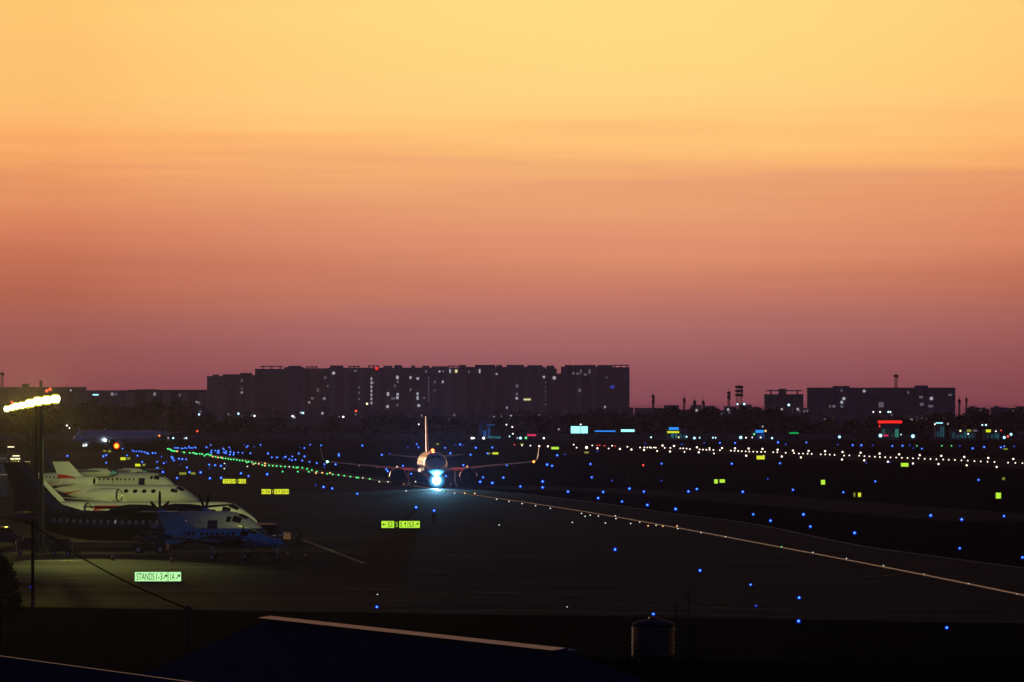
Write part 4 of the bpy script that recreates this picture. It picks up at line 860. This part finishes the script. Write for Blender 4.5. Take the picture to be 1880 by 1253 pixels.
def shop(x0, x1, y0, y1, D, m, label, roofm='roof'):
    a = at(x0, y1, D); b = at(x1, y0, D); w = b.x - a.x; h = b.z
    t = thing('shop', ((a.x + b.x) / 2, D + .6, 0), 0, label, 'shop')
    MB().box((0, 4, h / 2), (w, 8, h)).build('wall', M['wall2'], t)
    MB().box((0, 3.8, h + .15), (w + .8, 9, .3)).build('roof', M['roof'], t)
    n = max(2, int(w / 1.6)); bs = m.node_tree.nodes['Principled BSDF'].inputs['Emission Color'].default_value[:3]
    for i in range(n):
        k = random.choice((.12, .3, .5, .9, 1.5)); hh_ = h * random.uniform(.25, .6)
        MB().box((-w * .46 + w * .92 * (i + .5) / n, -.06, h * .18 + hh_ / 2), (w * .92 / n * random.uniform(.5, .9), .1, hh_)).build('shop_window', glow('shop_window_light', tuple(c * k for c in bs), .9), t)
    return t
shop(1617, 1652, 779, 800, DS, E['shopgreen'], 'green lit shopfront under the red neon sign')
shop(1716, 1735, 776, 800, DS, E['shopteal'], 'blue lit small shop right of the red neon sign')
shop(1745, 1792, 788, 802, DS, E['shopteal'], 'teal lit long shop near the right edge')
shop(1806, 1836, 790, 803, DS, E['shopteal'], 'teal lit shop nearest the right edge')
shop(878, 902, 770, 800, DS, E['shopblue'], 'dim blue lit building just right of the airliner tail')
shop(1222, 1262, 788, 803, DS, E['shopteal'], 'teal lit shop beneath the stacked blue and yellow signs')
shop(1380, 1412, 793, 803, DS, E['shopblue'], 'dim blue shop beneath the blue sign, centre right')
for a in ((1228, 1246, 785, 789.5, 'neonblue', 'blue shop sign above the yellow one, right of centre'), (1225, 1247, 792, 795.5, 'signyellow', 'yellow shop sign below the blue one, right of centre'), (1387, 1402, 790, 795, 'neonblue', 'bright blue shop sign next to an amber lamp'), (1449, 1466, 794, 797, 'greenhalo', 'soft green strip sign above the runway lights'),
          (1810, 1819, 789, 794, 'signyellow', 'small yellow shop sign near the right edge'), (1775, 1783, 789, 793, 'signdim', 'dim yellowish shop sign left of the small yellow one'), (1787, 1794, 789, 793, 'windim', 'faint whitish shop sign near the right edge'), (895, 907, 801, 805, 'shopteal', 'teal glowing window strip right of the airliner'), (908, 919, 801.5, 805.5, 'shopteal', 'dim teal window strip beside a similar one'), (1622, 1631, 798.5, 801.5, 'neonpink', 'small pink sign under the green shopfront'),
          (968, 984, 797.5, 801, 'neonpink', 'dim red shop sign right of the green lamp'), (893, 908, 779, 782, 'shopblue', 'dim blue roof sign above the blue lit building'), (1718, 1731, 776, 778, 'neoncyan', 'short bright sign on the blue lit small shop'), (170, 181, 724, 726.5, 'neoncyan', 'tiny bluish sign on the low block behind the masts')):
    D_ = DS - 6 if a[2] > 740 else 4350
    litbox('shop_sign', a[0], a[1], a[2], a[3], D_, E[a[4]], a[5], 'shop sign', .3)

# ------------------------------------------------------------------ city blocks
def block(x0, x1, ytop, D, m, label, cat='apartment block', roofs=(), wins=(), depth=22, group=None, name='apartment_block', bays=None):
    a = at(x0, 0, D).x; b = at(x1, 0, D).x; h = H - (ytop - YH) / F * D; w = b - a
    t = thing(name, ((a + b) / 2, D, 0), 0, label, cat, group)
    mb = MB(); mb.box((0, depth / 2, h / 2), (w, depth, h))
    nb = bays or max(2, int(w / 5.2)); fl = 3.3; bk = MB()
    for i in range(nb):                                  # projecting bays and floor slabs give the facade its relief
        if i % 2 == 0: bk.box((-w / 2 + w * (i + .5) / nb, -.45, (h - 1.5) / 2), (w / nb * .8, .9 + .1 * (i % 3), h - 1.5))
    k = 1
    while k * fl < h - 1: mb.box((0, -.62, k * fl), (w, 1.24 + .02 * k % .1, .28)); k += 1
    mb.build('wall', m, t)
    bk.build('bay', M['bay'] if m is not M['wall3'] else M['wall'], t)
    for (r0, r1, ry, th) in roofs:
        ra, rb = at(r0, 0, D).x - t.location.x, at(r1, 0, D).x - t.location.x; rh = H - (ry - YH) / F * D
        q = MB()
        if th: q.box(((ra + rb) / 2, depth * .4, rh - .4), (rb - ra, depth * .7, .8))
        if th:
            for xx in (.12, .5, .88): q.box((ra + (rb - ra) * xx, depth * .4, (h + rh - .8) / 2), (.9, 3, max(.1, rh - .8 - h)))
        else: q.box(((ra + rb) / 2, depth * .4, (h + rh) / 2), (rb - ra, depth * .6, rh - h))
        q.build('roof_structure', m, t)
    for wn in wins:
        wx, wy = wn[:2]; k = wn[2] if len(wn) > 2 else 'winwhite'; ww, wh = (wn[3], wn[4]) if len(wn) > 4 else (1.5, 1.9)
        p = at(wx, wy, D - 1.4)
        MB().box((p.x - t.location.x, -1.32, p.z), (ww * D / 8700, .12, wh * D / 8700)).build('lit_window', E[k], t)
    return t
DT = 8600
def zw(ox, pts): return [(ox + p[0] / 4.476, 640 + p[1] / 4.476) + tuple(p[2:]) for p in pts]
WL = zw(360, [(376, 265, 'windim'), (376, 365, 'windim'), (376, 330, 'windim', 1, 1.6), (1000, 345, 'windim', 1.2, 3), (1130, 203, 'winwhite', 2.4, 2), (1062, 240, 'windim'), (1085, 310, 'windim'), (955, 410, 'windim', 2, 2), (1053, 412, 'windim', 2.4, 2.4), (1485, 165, 'neonred', 2, 2), (1310, 185, 'windim', 2.4, 1.6), (1654, 238, 'winwhite', 1.9, 2.6), (1762, 240, 'winwhite', 1.5, 2.2), (1822, 248, 'winwhite', 1.9, 1.8), (1625, 307, 'windim', 2.6, 2.4), (1658, 275, 'windim'), (1762, 340, 'windim', 1.3, 2.2), (1577, 375, 'winwhite', 1.8, 2.6), (1657, 377, 'winwhite', 1.8, 1.8), (1654, 405, 'winwhite', 1.8, 2.2), (1620, 412, 'windim', 3, 1.6), (1820, 373, 'winwhite', 1.5, 2), (1820, 408, 'winwhite', 1.5, 2.8), (1573, 478, 'winwhite', 1.8, 2.2), (1654, 468, 'windim'), (1830, 470, 'winwhite', 2.2, 1.8), (1340, 320, 'windim', 1, 1.6), (1340, 365, 'windim', 1, 1.6), (1340, 415, 'windim', 1, 1.6)] + [(1441, 250 + 33 * i, 'winwhite', 1.1, 2.0) for i in range(7)] + [(1453, 283, 'windim')])
WL += zw(760, [(297, 187, 'winwhite', 1.2, 3), (347, 187, 'winwarm', 1.9, 2.4), (210, 190, 'winwhite', 1.4, 1.4), (240, 188, 'windim'), (452, 192, 'windim', 1, 2.4), (540, 187, 'winwhite', 1.3, 3.2), (680, 210, 'winwhite', 1.3, 1.3), (237, 275, 'winwhite', 1.3, 1.9), (170, 275, 'windim', 1, 2), (170, 345, 'windim', 1.2, 1.2), (848, 308, 'windim', 1.8, 2.4), (845, 375, 'windim', 1.8, 2), (845, 410, 'winwhite', 1.8, 1.8), (930, 420, 'winwarm', 5.6, 1.3), (1068, 235, 'winwhite', 1.7, 1.7), (1153, 242, 'winwhite', 2.3, 2.3), (1345, 208, 'windim', 2.4, 1.4), (1371, 190, 'windim', 1.2, 3), (1408, 215, 'windim', 2.2, 1.4), (1443, 190, 'windim', 1.6, 3.4), (1310, 205, 'windim'), (1362, 345, 'windim', 2, 2.6), (1585, 240, 'windim', 1, 1), (1630, 317, 'winblue', 3, 2), (1572, 482, 'winwhite', 1.9, 1.9), (83, 408, 'windim', 1, 1.6), (100, 190, 'windim')] + [(1080, 280 + 36 * i, 'windim', 1, 1.5) for i in range(6)] + [(122, 245 + 26 * i, 'windim', .6, 1.4) for i in range(8)])
TW = [(380, 407, 691, [(390, 402, 688, 0), (379, 384, 691, 1)], 'wall', 'lowest tower block at the left end of the long apartment row'),
      (408, 467, 688.5, [(411, 438, 687.5, 0), (440, 462, 685, 0)], 'wall3', 'second tower block from the left, slightly taller than the end block'),
      (468, 521, 677.5, [(477, 519, 672.3, 1)], 'wall2', 'tall tower block where the long row steps up, with flat canopy roof'),
      (522, 556, 674.5, [(529, 553, 671.8, 0)], 'wall2', 'narrow tower block right of the canopy roofed one'),
      (557, 602, 676.5, [(562, 583, 673, 1)], 'wall', 'tower block with one small bluish lit window near its roof'),
      (603, 668, 675.5, [(606, 630, 671.3, 0), (639, 661, 672, 1)], 'wall3', 'tower block with two roof structures left of the lit stairwell'),
      (669, 722, 675.5, [(675, 696, 671.2, 1), (704, 720, 671.8, 0)], 'wall', 'tower block with a vertical line of lit stairwell windows'),
      (723, 772, 675.2, [(724, 738, 670.8, 0), (755, 762, 671.5, 0)], 'wall2', 'tower block with many scattered white lit windows'),
      (773, 842, 675.2, [(775, 788, 671.8, 0), (793, 822, 672.8, 0), (822, 843, 671.5, 1)], 'wall', 'tower block directly behind the airliner tail'),
      (843, 925, 674.0, [(843, 855, 670.5, 0), (872, 909, 670.2, 0), (911, 922, 670.4, 0)], 'wall3', 'wide tower block just right of the airliner tail'),
      (926, 1000, 674.0, [(930, 962, 670.2, 0), (968, 996, 670.8, 0)], 'wall', 'tower block with a bright horizontal warm window'),
      (1001, 1021, 677.0, [(1003, 1018, 671.5, 0)], 'wall2', 'narrow tower block left of the gap in the long row'),
      (1022, 1029, 686.0, [], 'wall', 'low link block in the gap of the long apartment row'),
      (1030, 1096, 673.5, [(1037, 1052, 670.3, 0), (1053, 1094, 670.4, 0)], 'wall3', 'tower block right of the gap in the long row'),
      (1097, 1154.5, 674.5, [(1097, 1125, 670.5, 0), (1125, 1155, 670.0, 1)], 'wall2', 'tower block at the right end of the long apartment row')]
for i, (x0, x1, yt, rf, m, lab) in enumerate(TW):
    block(x0, x1 + 1.3, yt, DT + (i * 37) % 90, M[m], lab, 'apartment block', rf, [q for q in WL if x0 <= q[0] < x1 + 1], 22, 'long row of apartment towers')
def zr(pts): return [(1520 + p[0] / 5.222, 660 + p[1] / 5.222) + tuple(p[2:]) for p in pts]
block(1483, 1754, 712, 7000, M['wall2'], 'long flat apartment slab on the right with a pylon above', 'apartment block', [(1530, 1560, 709, 0), (1680, 1704, 708, 0)], zr([(348, 305, 'winwhite', 2, 2), (153, 377, 'winwhite', 2.2, 2.2), (133, 412, 'winwhite', 2, 2.2), (133, 452, 'windim', 2, 2), (58, 450, 'windim', 2.6, 2), (20, 452, 'windim'), (510, 437, 'windim', 4, 4), (893, 362, 'windim', 3, 2), (992, 376, 'winwhite', 2.4, 2.4), (770, 320, 'windim'), (900, 432, 'windim', 3, 2.4), (985, 450, 'windim', 4, 2), (1172, 342, 'windim', 3, 1.4), (130, 300, 'windim')]), 24)
block(1404, 1475, 724, 7100, M['wall'], 'lower block with a raised canopy roof left of the long right slab', 'apartment block', [(1408, 1472, 716.5, 1), (1430, 1444, 714, 0)], [], 20)
block(-30, 156, 711, 6800, M['wall'], 'long block at the far left skyline behind the floodlights', 'apartment block', [(40, 52, 705, 0), (72, 76, 699, 0)], [(130, 717, 'windim')], 24)
block(157, 232, 717, 6900, M['wall2'], 'low block stepping down right of the far left block', 'apartment block', [], [(206, 724, 'windim', 3, 3), (213, 724, 'windim')], 24)
block(233, 379, 716, 6950, M['wall3'], 'low long block between the left skyline and tower row', 'apartment block', [(250, 290, 715, 0)], [(284, 724, 'windim', 2, 3), (330, 726, 'windim'), (365, 740, 'windim', 2, 2)], 24)
WORDS = ['pale', 'grey', 'tan']
hid = 0
x = 345
while x < 1890:
    wpx = random.uniform(14, 34)
    base = 752 if x < 860 else (757 if x < 1090 else (744 if x < 1480 else (760 if x < 1740 else 744)))
    yt = base + random.uniform(-3, 10)
    if not (1480 < x < 1750 and yt < 755):
        D_ = random.uniform(5200, 6300); m = random.choice(['wall', 'wall2', 'wall3'])
        wn = [(random.uniform(x + 3, x + wpx - 3), random.uniform(yt + 4, yt + 12), random.choice(['windim', 'windim', 'winwhite']), 1.6, 1.8) for _ in range(random.choice((0, 0, 1, 1, 2)))]
        lit = 'with lit windows' if wn else 'with dark windows'
        block(x, x + wpx, yt, D_, M[m], f'low {dict(wall="grey", wall2="bluish", wall3="brownish")[m]} town house {lit} between trees and towers', 'house', [(x + wpx * .2, x + wpx * .5, yt - 2.5, 0)] if random.random() < .6 else [], wn, 12, 'low houses behind the tree line', 'house')
    x += wpx * random.uniform(.8, 1.25)

def lattice(x, y0, y1, wpx, D, label, arms=0):
    b = Vector(((x - CX) / F * D, D, 0)); h = H - (y0 - YH) / F * D; w = wpx / F * D
    t = thing('lattice_mast', b, R(20), label, 'lattice mast', None)
    mb = MB(); r = .16
    for sx in (-1, 1):
        for sy in (-1, 1): mb.tube((sx * w / 2, sy * w / 2, 0), (sx * w * .22, sy * w * .22, h), r, r * .7, 5)
    n = 14
    for i in range(n):
        z0 = h * i / n; z1 = h * (i + 1) / n; k0 = w / 2 * (1 - .56 * i / n); k1 = w / 2 * (1 - .56 * (i + 1) / n)
        for s in (-1, 1):
            mb.tube((-k0, s * k0, z0), (k1, s * k1, z1), r * .6, r * .6, 4); mb.tube((s * k0, -k0, z0), (s * k1, k1, z1), r * .6, r * .6, 4)
    mb.build('tower', M['dark'], t)
    a = MB()
    for i in range(arms): a.box((0, 0, h - 1 - i * 2.4), (w * 1.3, .3, 1.5)); a.box((w * .5, 0, h - 1.6 - i * 2.4), (.5, .5, 2))
    a.tube((0, 0, h), (0, 0, h + 2.5), .12, .05, 5)
    a.build('antenna', M['dark'], t)
lattice(1357, 708, 742, 12, 6600, 'widest lattice mast with antennas on the right skyline', 3)
lattice(1338, 719, 742, 5, 6500, 'slim antenna mast just left of the widest mast', 2)
lattice(1645, 688, 712, 7, 7300, 'tall lattice pylon rising above the long right slab', 1)
lattice(1199, 725, 745, 4, 5500, 'slim mast with antennas nearest the tower row', 2)
lattice(1256, 731, 745, 4, 5600, 'small mast on a roof, second from the tower row', 1)
lattice(1275, 735, 745, 4, 5600, 'short stubby mast, left one of a close pair', 1); lattice(1291, 736, 745, 4, 5600, 'short stubby mast, right one of a close pair', 1)
lattice(1761, 733, 745, 4, 5600, 'short mast right after the long right slab', 1); lattice(1774, 731, 745, 3, 5600, 'thin mast second right of the long right slab', 1)
lattice(4, 684, 712, 6, 7000, 'lattice pylon at the far left skyline edge', 1)

E['orangehalo'] = glow('orange_glow', (.75, .02, .0), 1); E['orangecore'] = glow('orange_lamp', (1, .5, .05), 1.8)
street_lamp(214, 819, 3080, 'orange', 6.2, 'big orange beacon with a built-in red halo glowing under the far blue airliner', None)  # far airliner's beacon, set on a pole of its own; red halo built in
# red obstruction lamp above the left skyline and right of the far airliner
street_lamp(123, 701.5, 6790, 'red', 1.1, 'tiny red lamp above the far left skyline', None)
# ------------------------------------------------------------------ foreground roofs
def hall():
    D1, D2 = 377.0, 377.0 * 390 / 450
    r0, r1 = at(495, 1135, D1), at(1040, 1195, D2); zr = r0.z
    d = (r1 - r0); d.z = 0; d.normalize(); n = Vector((-d.y, d.x, 0))
    if n.x > 0: n = -n                          # left-hand slope direction
    t = thing('hall', (0, 0, 0), 0, 'dark hall with a blue metal hip roof and pale ridge in the foreground', 'hall')
    run, drop = 9.0, 3.9
    e0, e1 = r0 + n * run - Vector((0, 0, drop)), r1 + n * run + d * 9 - Vector((0, 0, drop))
    f0, f1 = r0 - n * run - Vector((0, 0, drop)), r1 - n * run + d * 9 - Vector((0, 0, drop))
    th = Vector((0, 0, -.12)); top = [r0, r1, e0, e1, f0, f1]
    MB().add(top + [p + th for p in top], [(0, 2, 3, 1), (0, 1, 5, 4), (1, 3, 5), (6, 7, 9, 8), (6, 10, 11, 7), (7, 11, 9), (0, 6, 8, 2), (0, 4, 10, 6), (2, 8, 9, 3), (3, 9, 11, 5), (4, 5, 11, 10)]).build('roof', M['roofblue'], t)
    cap = MB()
    k = 14
    for i in range(k):
        a = r0 + (r1 - r0) * (i / k) + Vector((0, 0, .03)); b = r0 + (r1 - r0) * ((i + .985) / k) + Vector((0, 0, .03)); w = .42
        cap.add([a + n * w - Vector((0, 0, .02)), a + Vector((0, 0, .05)), a - n * w - Vector((0, 0, .02)), b + n * w - Vector((0, 0, .02)), b + Vector((0, 0, .05)), b - n * w - Vector((0, 0, .02))], [(0, 1, 4, 3), (1, 2, 5, 4), (0, 2, 1), (3, 4, 5)])
    cap.build('ridge_cap', M['ridge'], t)
    MB().tube(r1 + Vector((0, 0, .05)), e1 + Vector((0, 0, .05)), .05, .05, 8).build('hip_cap', M['roofblue'], t)
    wl = MB(); q = [e0, e1, f1, f0]; ins = [p * .96 + (sum((v for v in q), Vector()) / 4) * .04 for p in q]
    wl.add([(p.x, p.y, 0) for p in ins] + [(p.x, p.y, p.z - .1) for p in ins], [(0, 1, 5, 4), (1, 2, 6, 5), (2, 3, 7, 6), (3, 0, 4, 7)]).build('wall', M['wall2'], t)
hall()
def shed():
    D1 = 300.0; r0 = at(-60, 1196.5, D1); D2 = D1 * (1196.5 - 745) / (1262 - 745); r1 = at(420, 1262, D2)
    d = r1 - r0; d.z = 0; d.normalize(); n = Vector((-d.y, d.x, 0)); n = -n if n.x > 0 else n
    t = thing('shed', (0, 0, 0), 0, 'low dark roof at the lower left corner with a faint pale ridge', 'shed')
    e0, e1 = r0 + n * 6 - Vector((0, 0, 2.2)), r1 + n * 6 - Vector((0, 0, 2.2)); f0, f1 = r0 - n * 6 - Vector((0, 0, 3.4)), r1 - n * 6 - Vector((0, 0, 3.4)); th = Vector((0, 0, -.1)); top = [r0, r1, e0, e1, f0, f1]
    MB().add(top + [p + th for p in top], [(0, 2, 3, 1), (0, 1, 5, 4), (6, 7, 9, 8), (6, 10, 11, 7), (0, 6, 8, 2), (0, 4, 10, 6), (1, 3, 9, 7), (1, 7, 11, 5), (2, 8, 9, 3), (4, 5, 11, 10)]).build('roof', M['roofblue'], t)
    MB().tube(r0, r1, .018, .018, 8).build('ridge_cap', M['dark'], t)
    MB().add([(p.x * .99, p.y, 0) for p in (e0, e1, f1, f0)] + [(p.x * .99, p.y, p.z - .12) for p in (e0, e1, f1, f0)], [(0, 1, 5, 4), (1, 2, 6, 5), (2, 3, 7, 6), (3, 0, 4, 7)]).build('wall', M['wall2'], t)
shed()
# flat-roofed annexe carrying the water tank and aerials
DA = 352.0; ax = at(1200, 0, DA).x; zt = at(0, 1213, DA).z
an = thing('annexe', (ax + 4.5, DA, 0), R(0), 'dark flat roofed annexe under the steel water tank', 'building')
MB().box((0, 0, (zt - .1) / 2), (15, 6, zt - .1)).build('wall', M['soil'], an); MB().box((0, 0, zt - .05), (15.4, 6.4, .1)).build('roof', M['soil'], an)
tk = thing('water_tank', (ax, DA, zt), 0, 'upright stainless steel water tank on the flat roof', 'water tank')
sc_ = F / DA; rt = 40 / sc_; ht = 66 / sc_
pr = [(rt * .96, .04)]
for i in range(7):
    z = .08 + (ht - .12) * i / 7; dz = (ht - .12) / 7; pr += [(rt, z), (rt, z + dz * .72), (rt * .965, z + dz * .8), (rt * .965, z + dz * .95)]
pr += [(rt, ht), (rt * .9, ht + .07), (rt * .55, ht + .15), (rt * .22, ht + .19), (rt * .2, ht + .24), (.01, ht + .25)]
MB().lathe(pr, (0, 0, 0), 'z', 40).build('tank_body', M['steel'], tk, True)
for i in range(4): MB().box((rt * .8 * math.cos(.8 + i * 1.57), rt * .8 * math.sin(.8 + i * 1.57), .03), (.1, .1, .06)).build('foot', M['dark'], tk)
MB().tube((rt * 1.0, -.1, .1), (rt * 1.0, -.1, ht * .9), .03, .03, 8).build('pipe', M['steel'], tk)
for (x, yt, lab) in ((1240, 1104, 'short thin aerial pole just right of the water tank'), (1263, 1084, 'taller thin aerial pole right of the water tank')):
    b = at(x, 1213, DA); h = (1213 - yt) / sc_
    t = thing('aerial', (b.x, DA - .4, zt), 0, lab, 'aerial'); MB().tube((0, 0, 0), (0, 0, h), .025, .018, 6).build('pole', M['black'], t)
    MB().tube((-.12, 0, h * .9), (.12, 0, h * .9), .012, .012, 5).build('crossbar', M['black'], t)
# slack cable running down from the masts to the hall
cb = MB(); p0 = at(60, 962, 640); p1 = at(345, 1118, 400); pts = []
for i in range(17):
    f_ = i / 16; p = p0.lerp(p1, f_); p.z -= .35 * 4 * f_ * (1 - f_); pts.append(p)
for a, b in zip(pts, pts[1:]): cb.tube(a, b, .035, .035, 6)
tag(cb.build('cable', M['soil']), 'black slack cable slanting down past the pale green sign', 'cable')
cp = thing('cable_pole', (p0.x, p0.y, 0), 0, 'dark pole at lower left holding the slack cable', 'pole'); MB().tube((0, 0, 0), (0, 0, p0.z + .3), .12, .09, 8).build('pole', M['black'], cp); MB().box((0, 0, p0.z), (.5, .1, .1)).build('bracket', M['black'], cp)
cq = thing('cable_post', (p1.x, p1.y, 0), 0, 'short dark post where the slack cable ends', 'post'); MB().tube((0, 0, 0), (0, 0, p1.z + .1), .08, .07, 8).build('pole', M['black'], cq); MB().box((0, 0, p1.z), (.3, .1, .1)).build('bracket', M['black'], cq)

# ------------------------------------------------------------------ haze
hz = bpy.data.materials.new('haze_air'); hz.use_nodes = True; t = hz.node_tree; t.nodes.clear()
v = t.nodes.new('ShaderNodeVolumePrincipled'); v.inputs['Color'].default_value = (.7, .56, 1, 1); v.inputs['Density'].default_value = 1.0e-5; v.inputs['Anisotropy'].default_value = .84
o = t.nodes.new('ShaderNodeOutputMaterial'); t.links.new(v.outputs[0], o.inputs['Volume'])
hz.cycles.homogeneous_volume = True
hb = MB().box((0, 4900, 29.5), (1900, 10200, 61)).build('haze', hz); hb['kind'] = 'stuff'
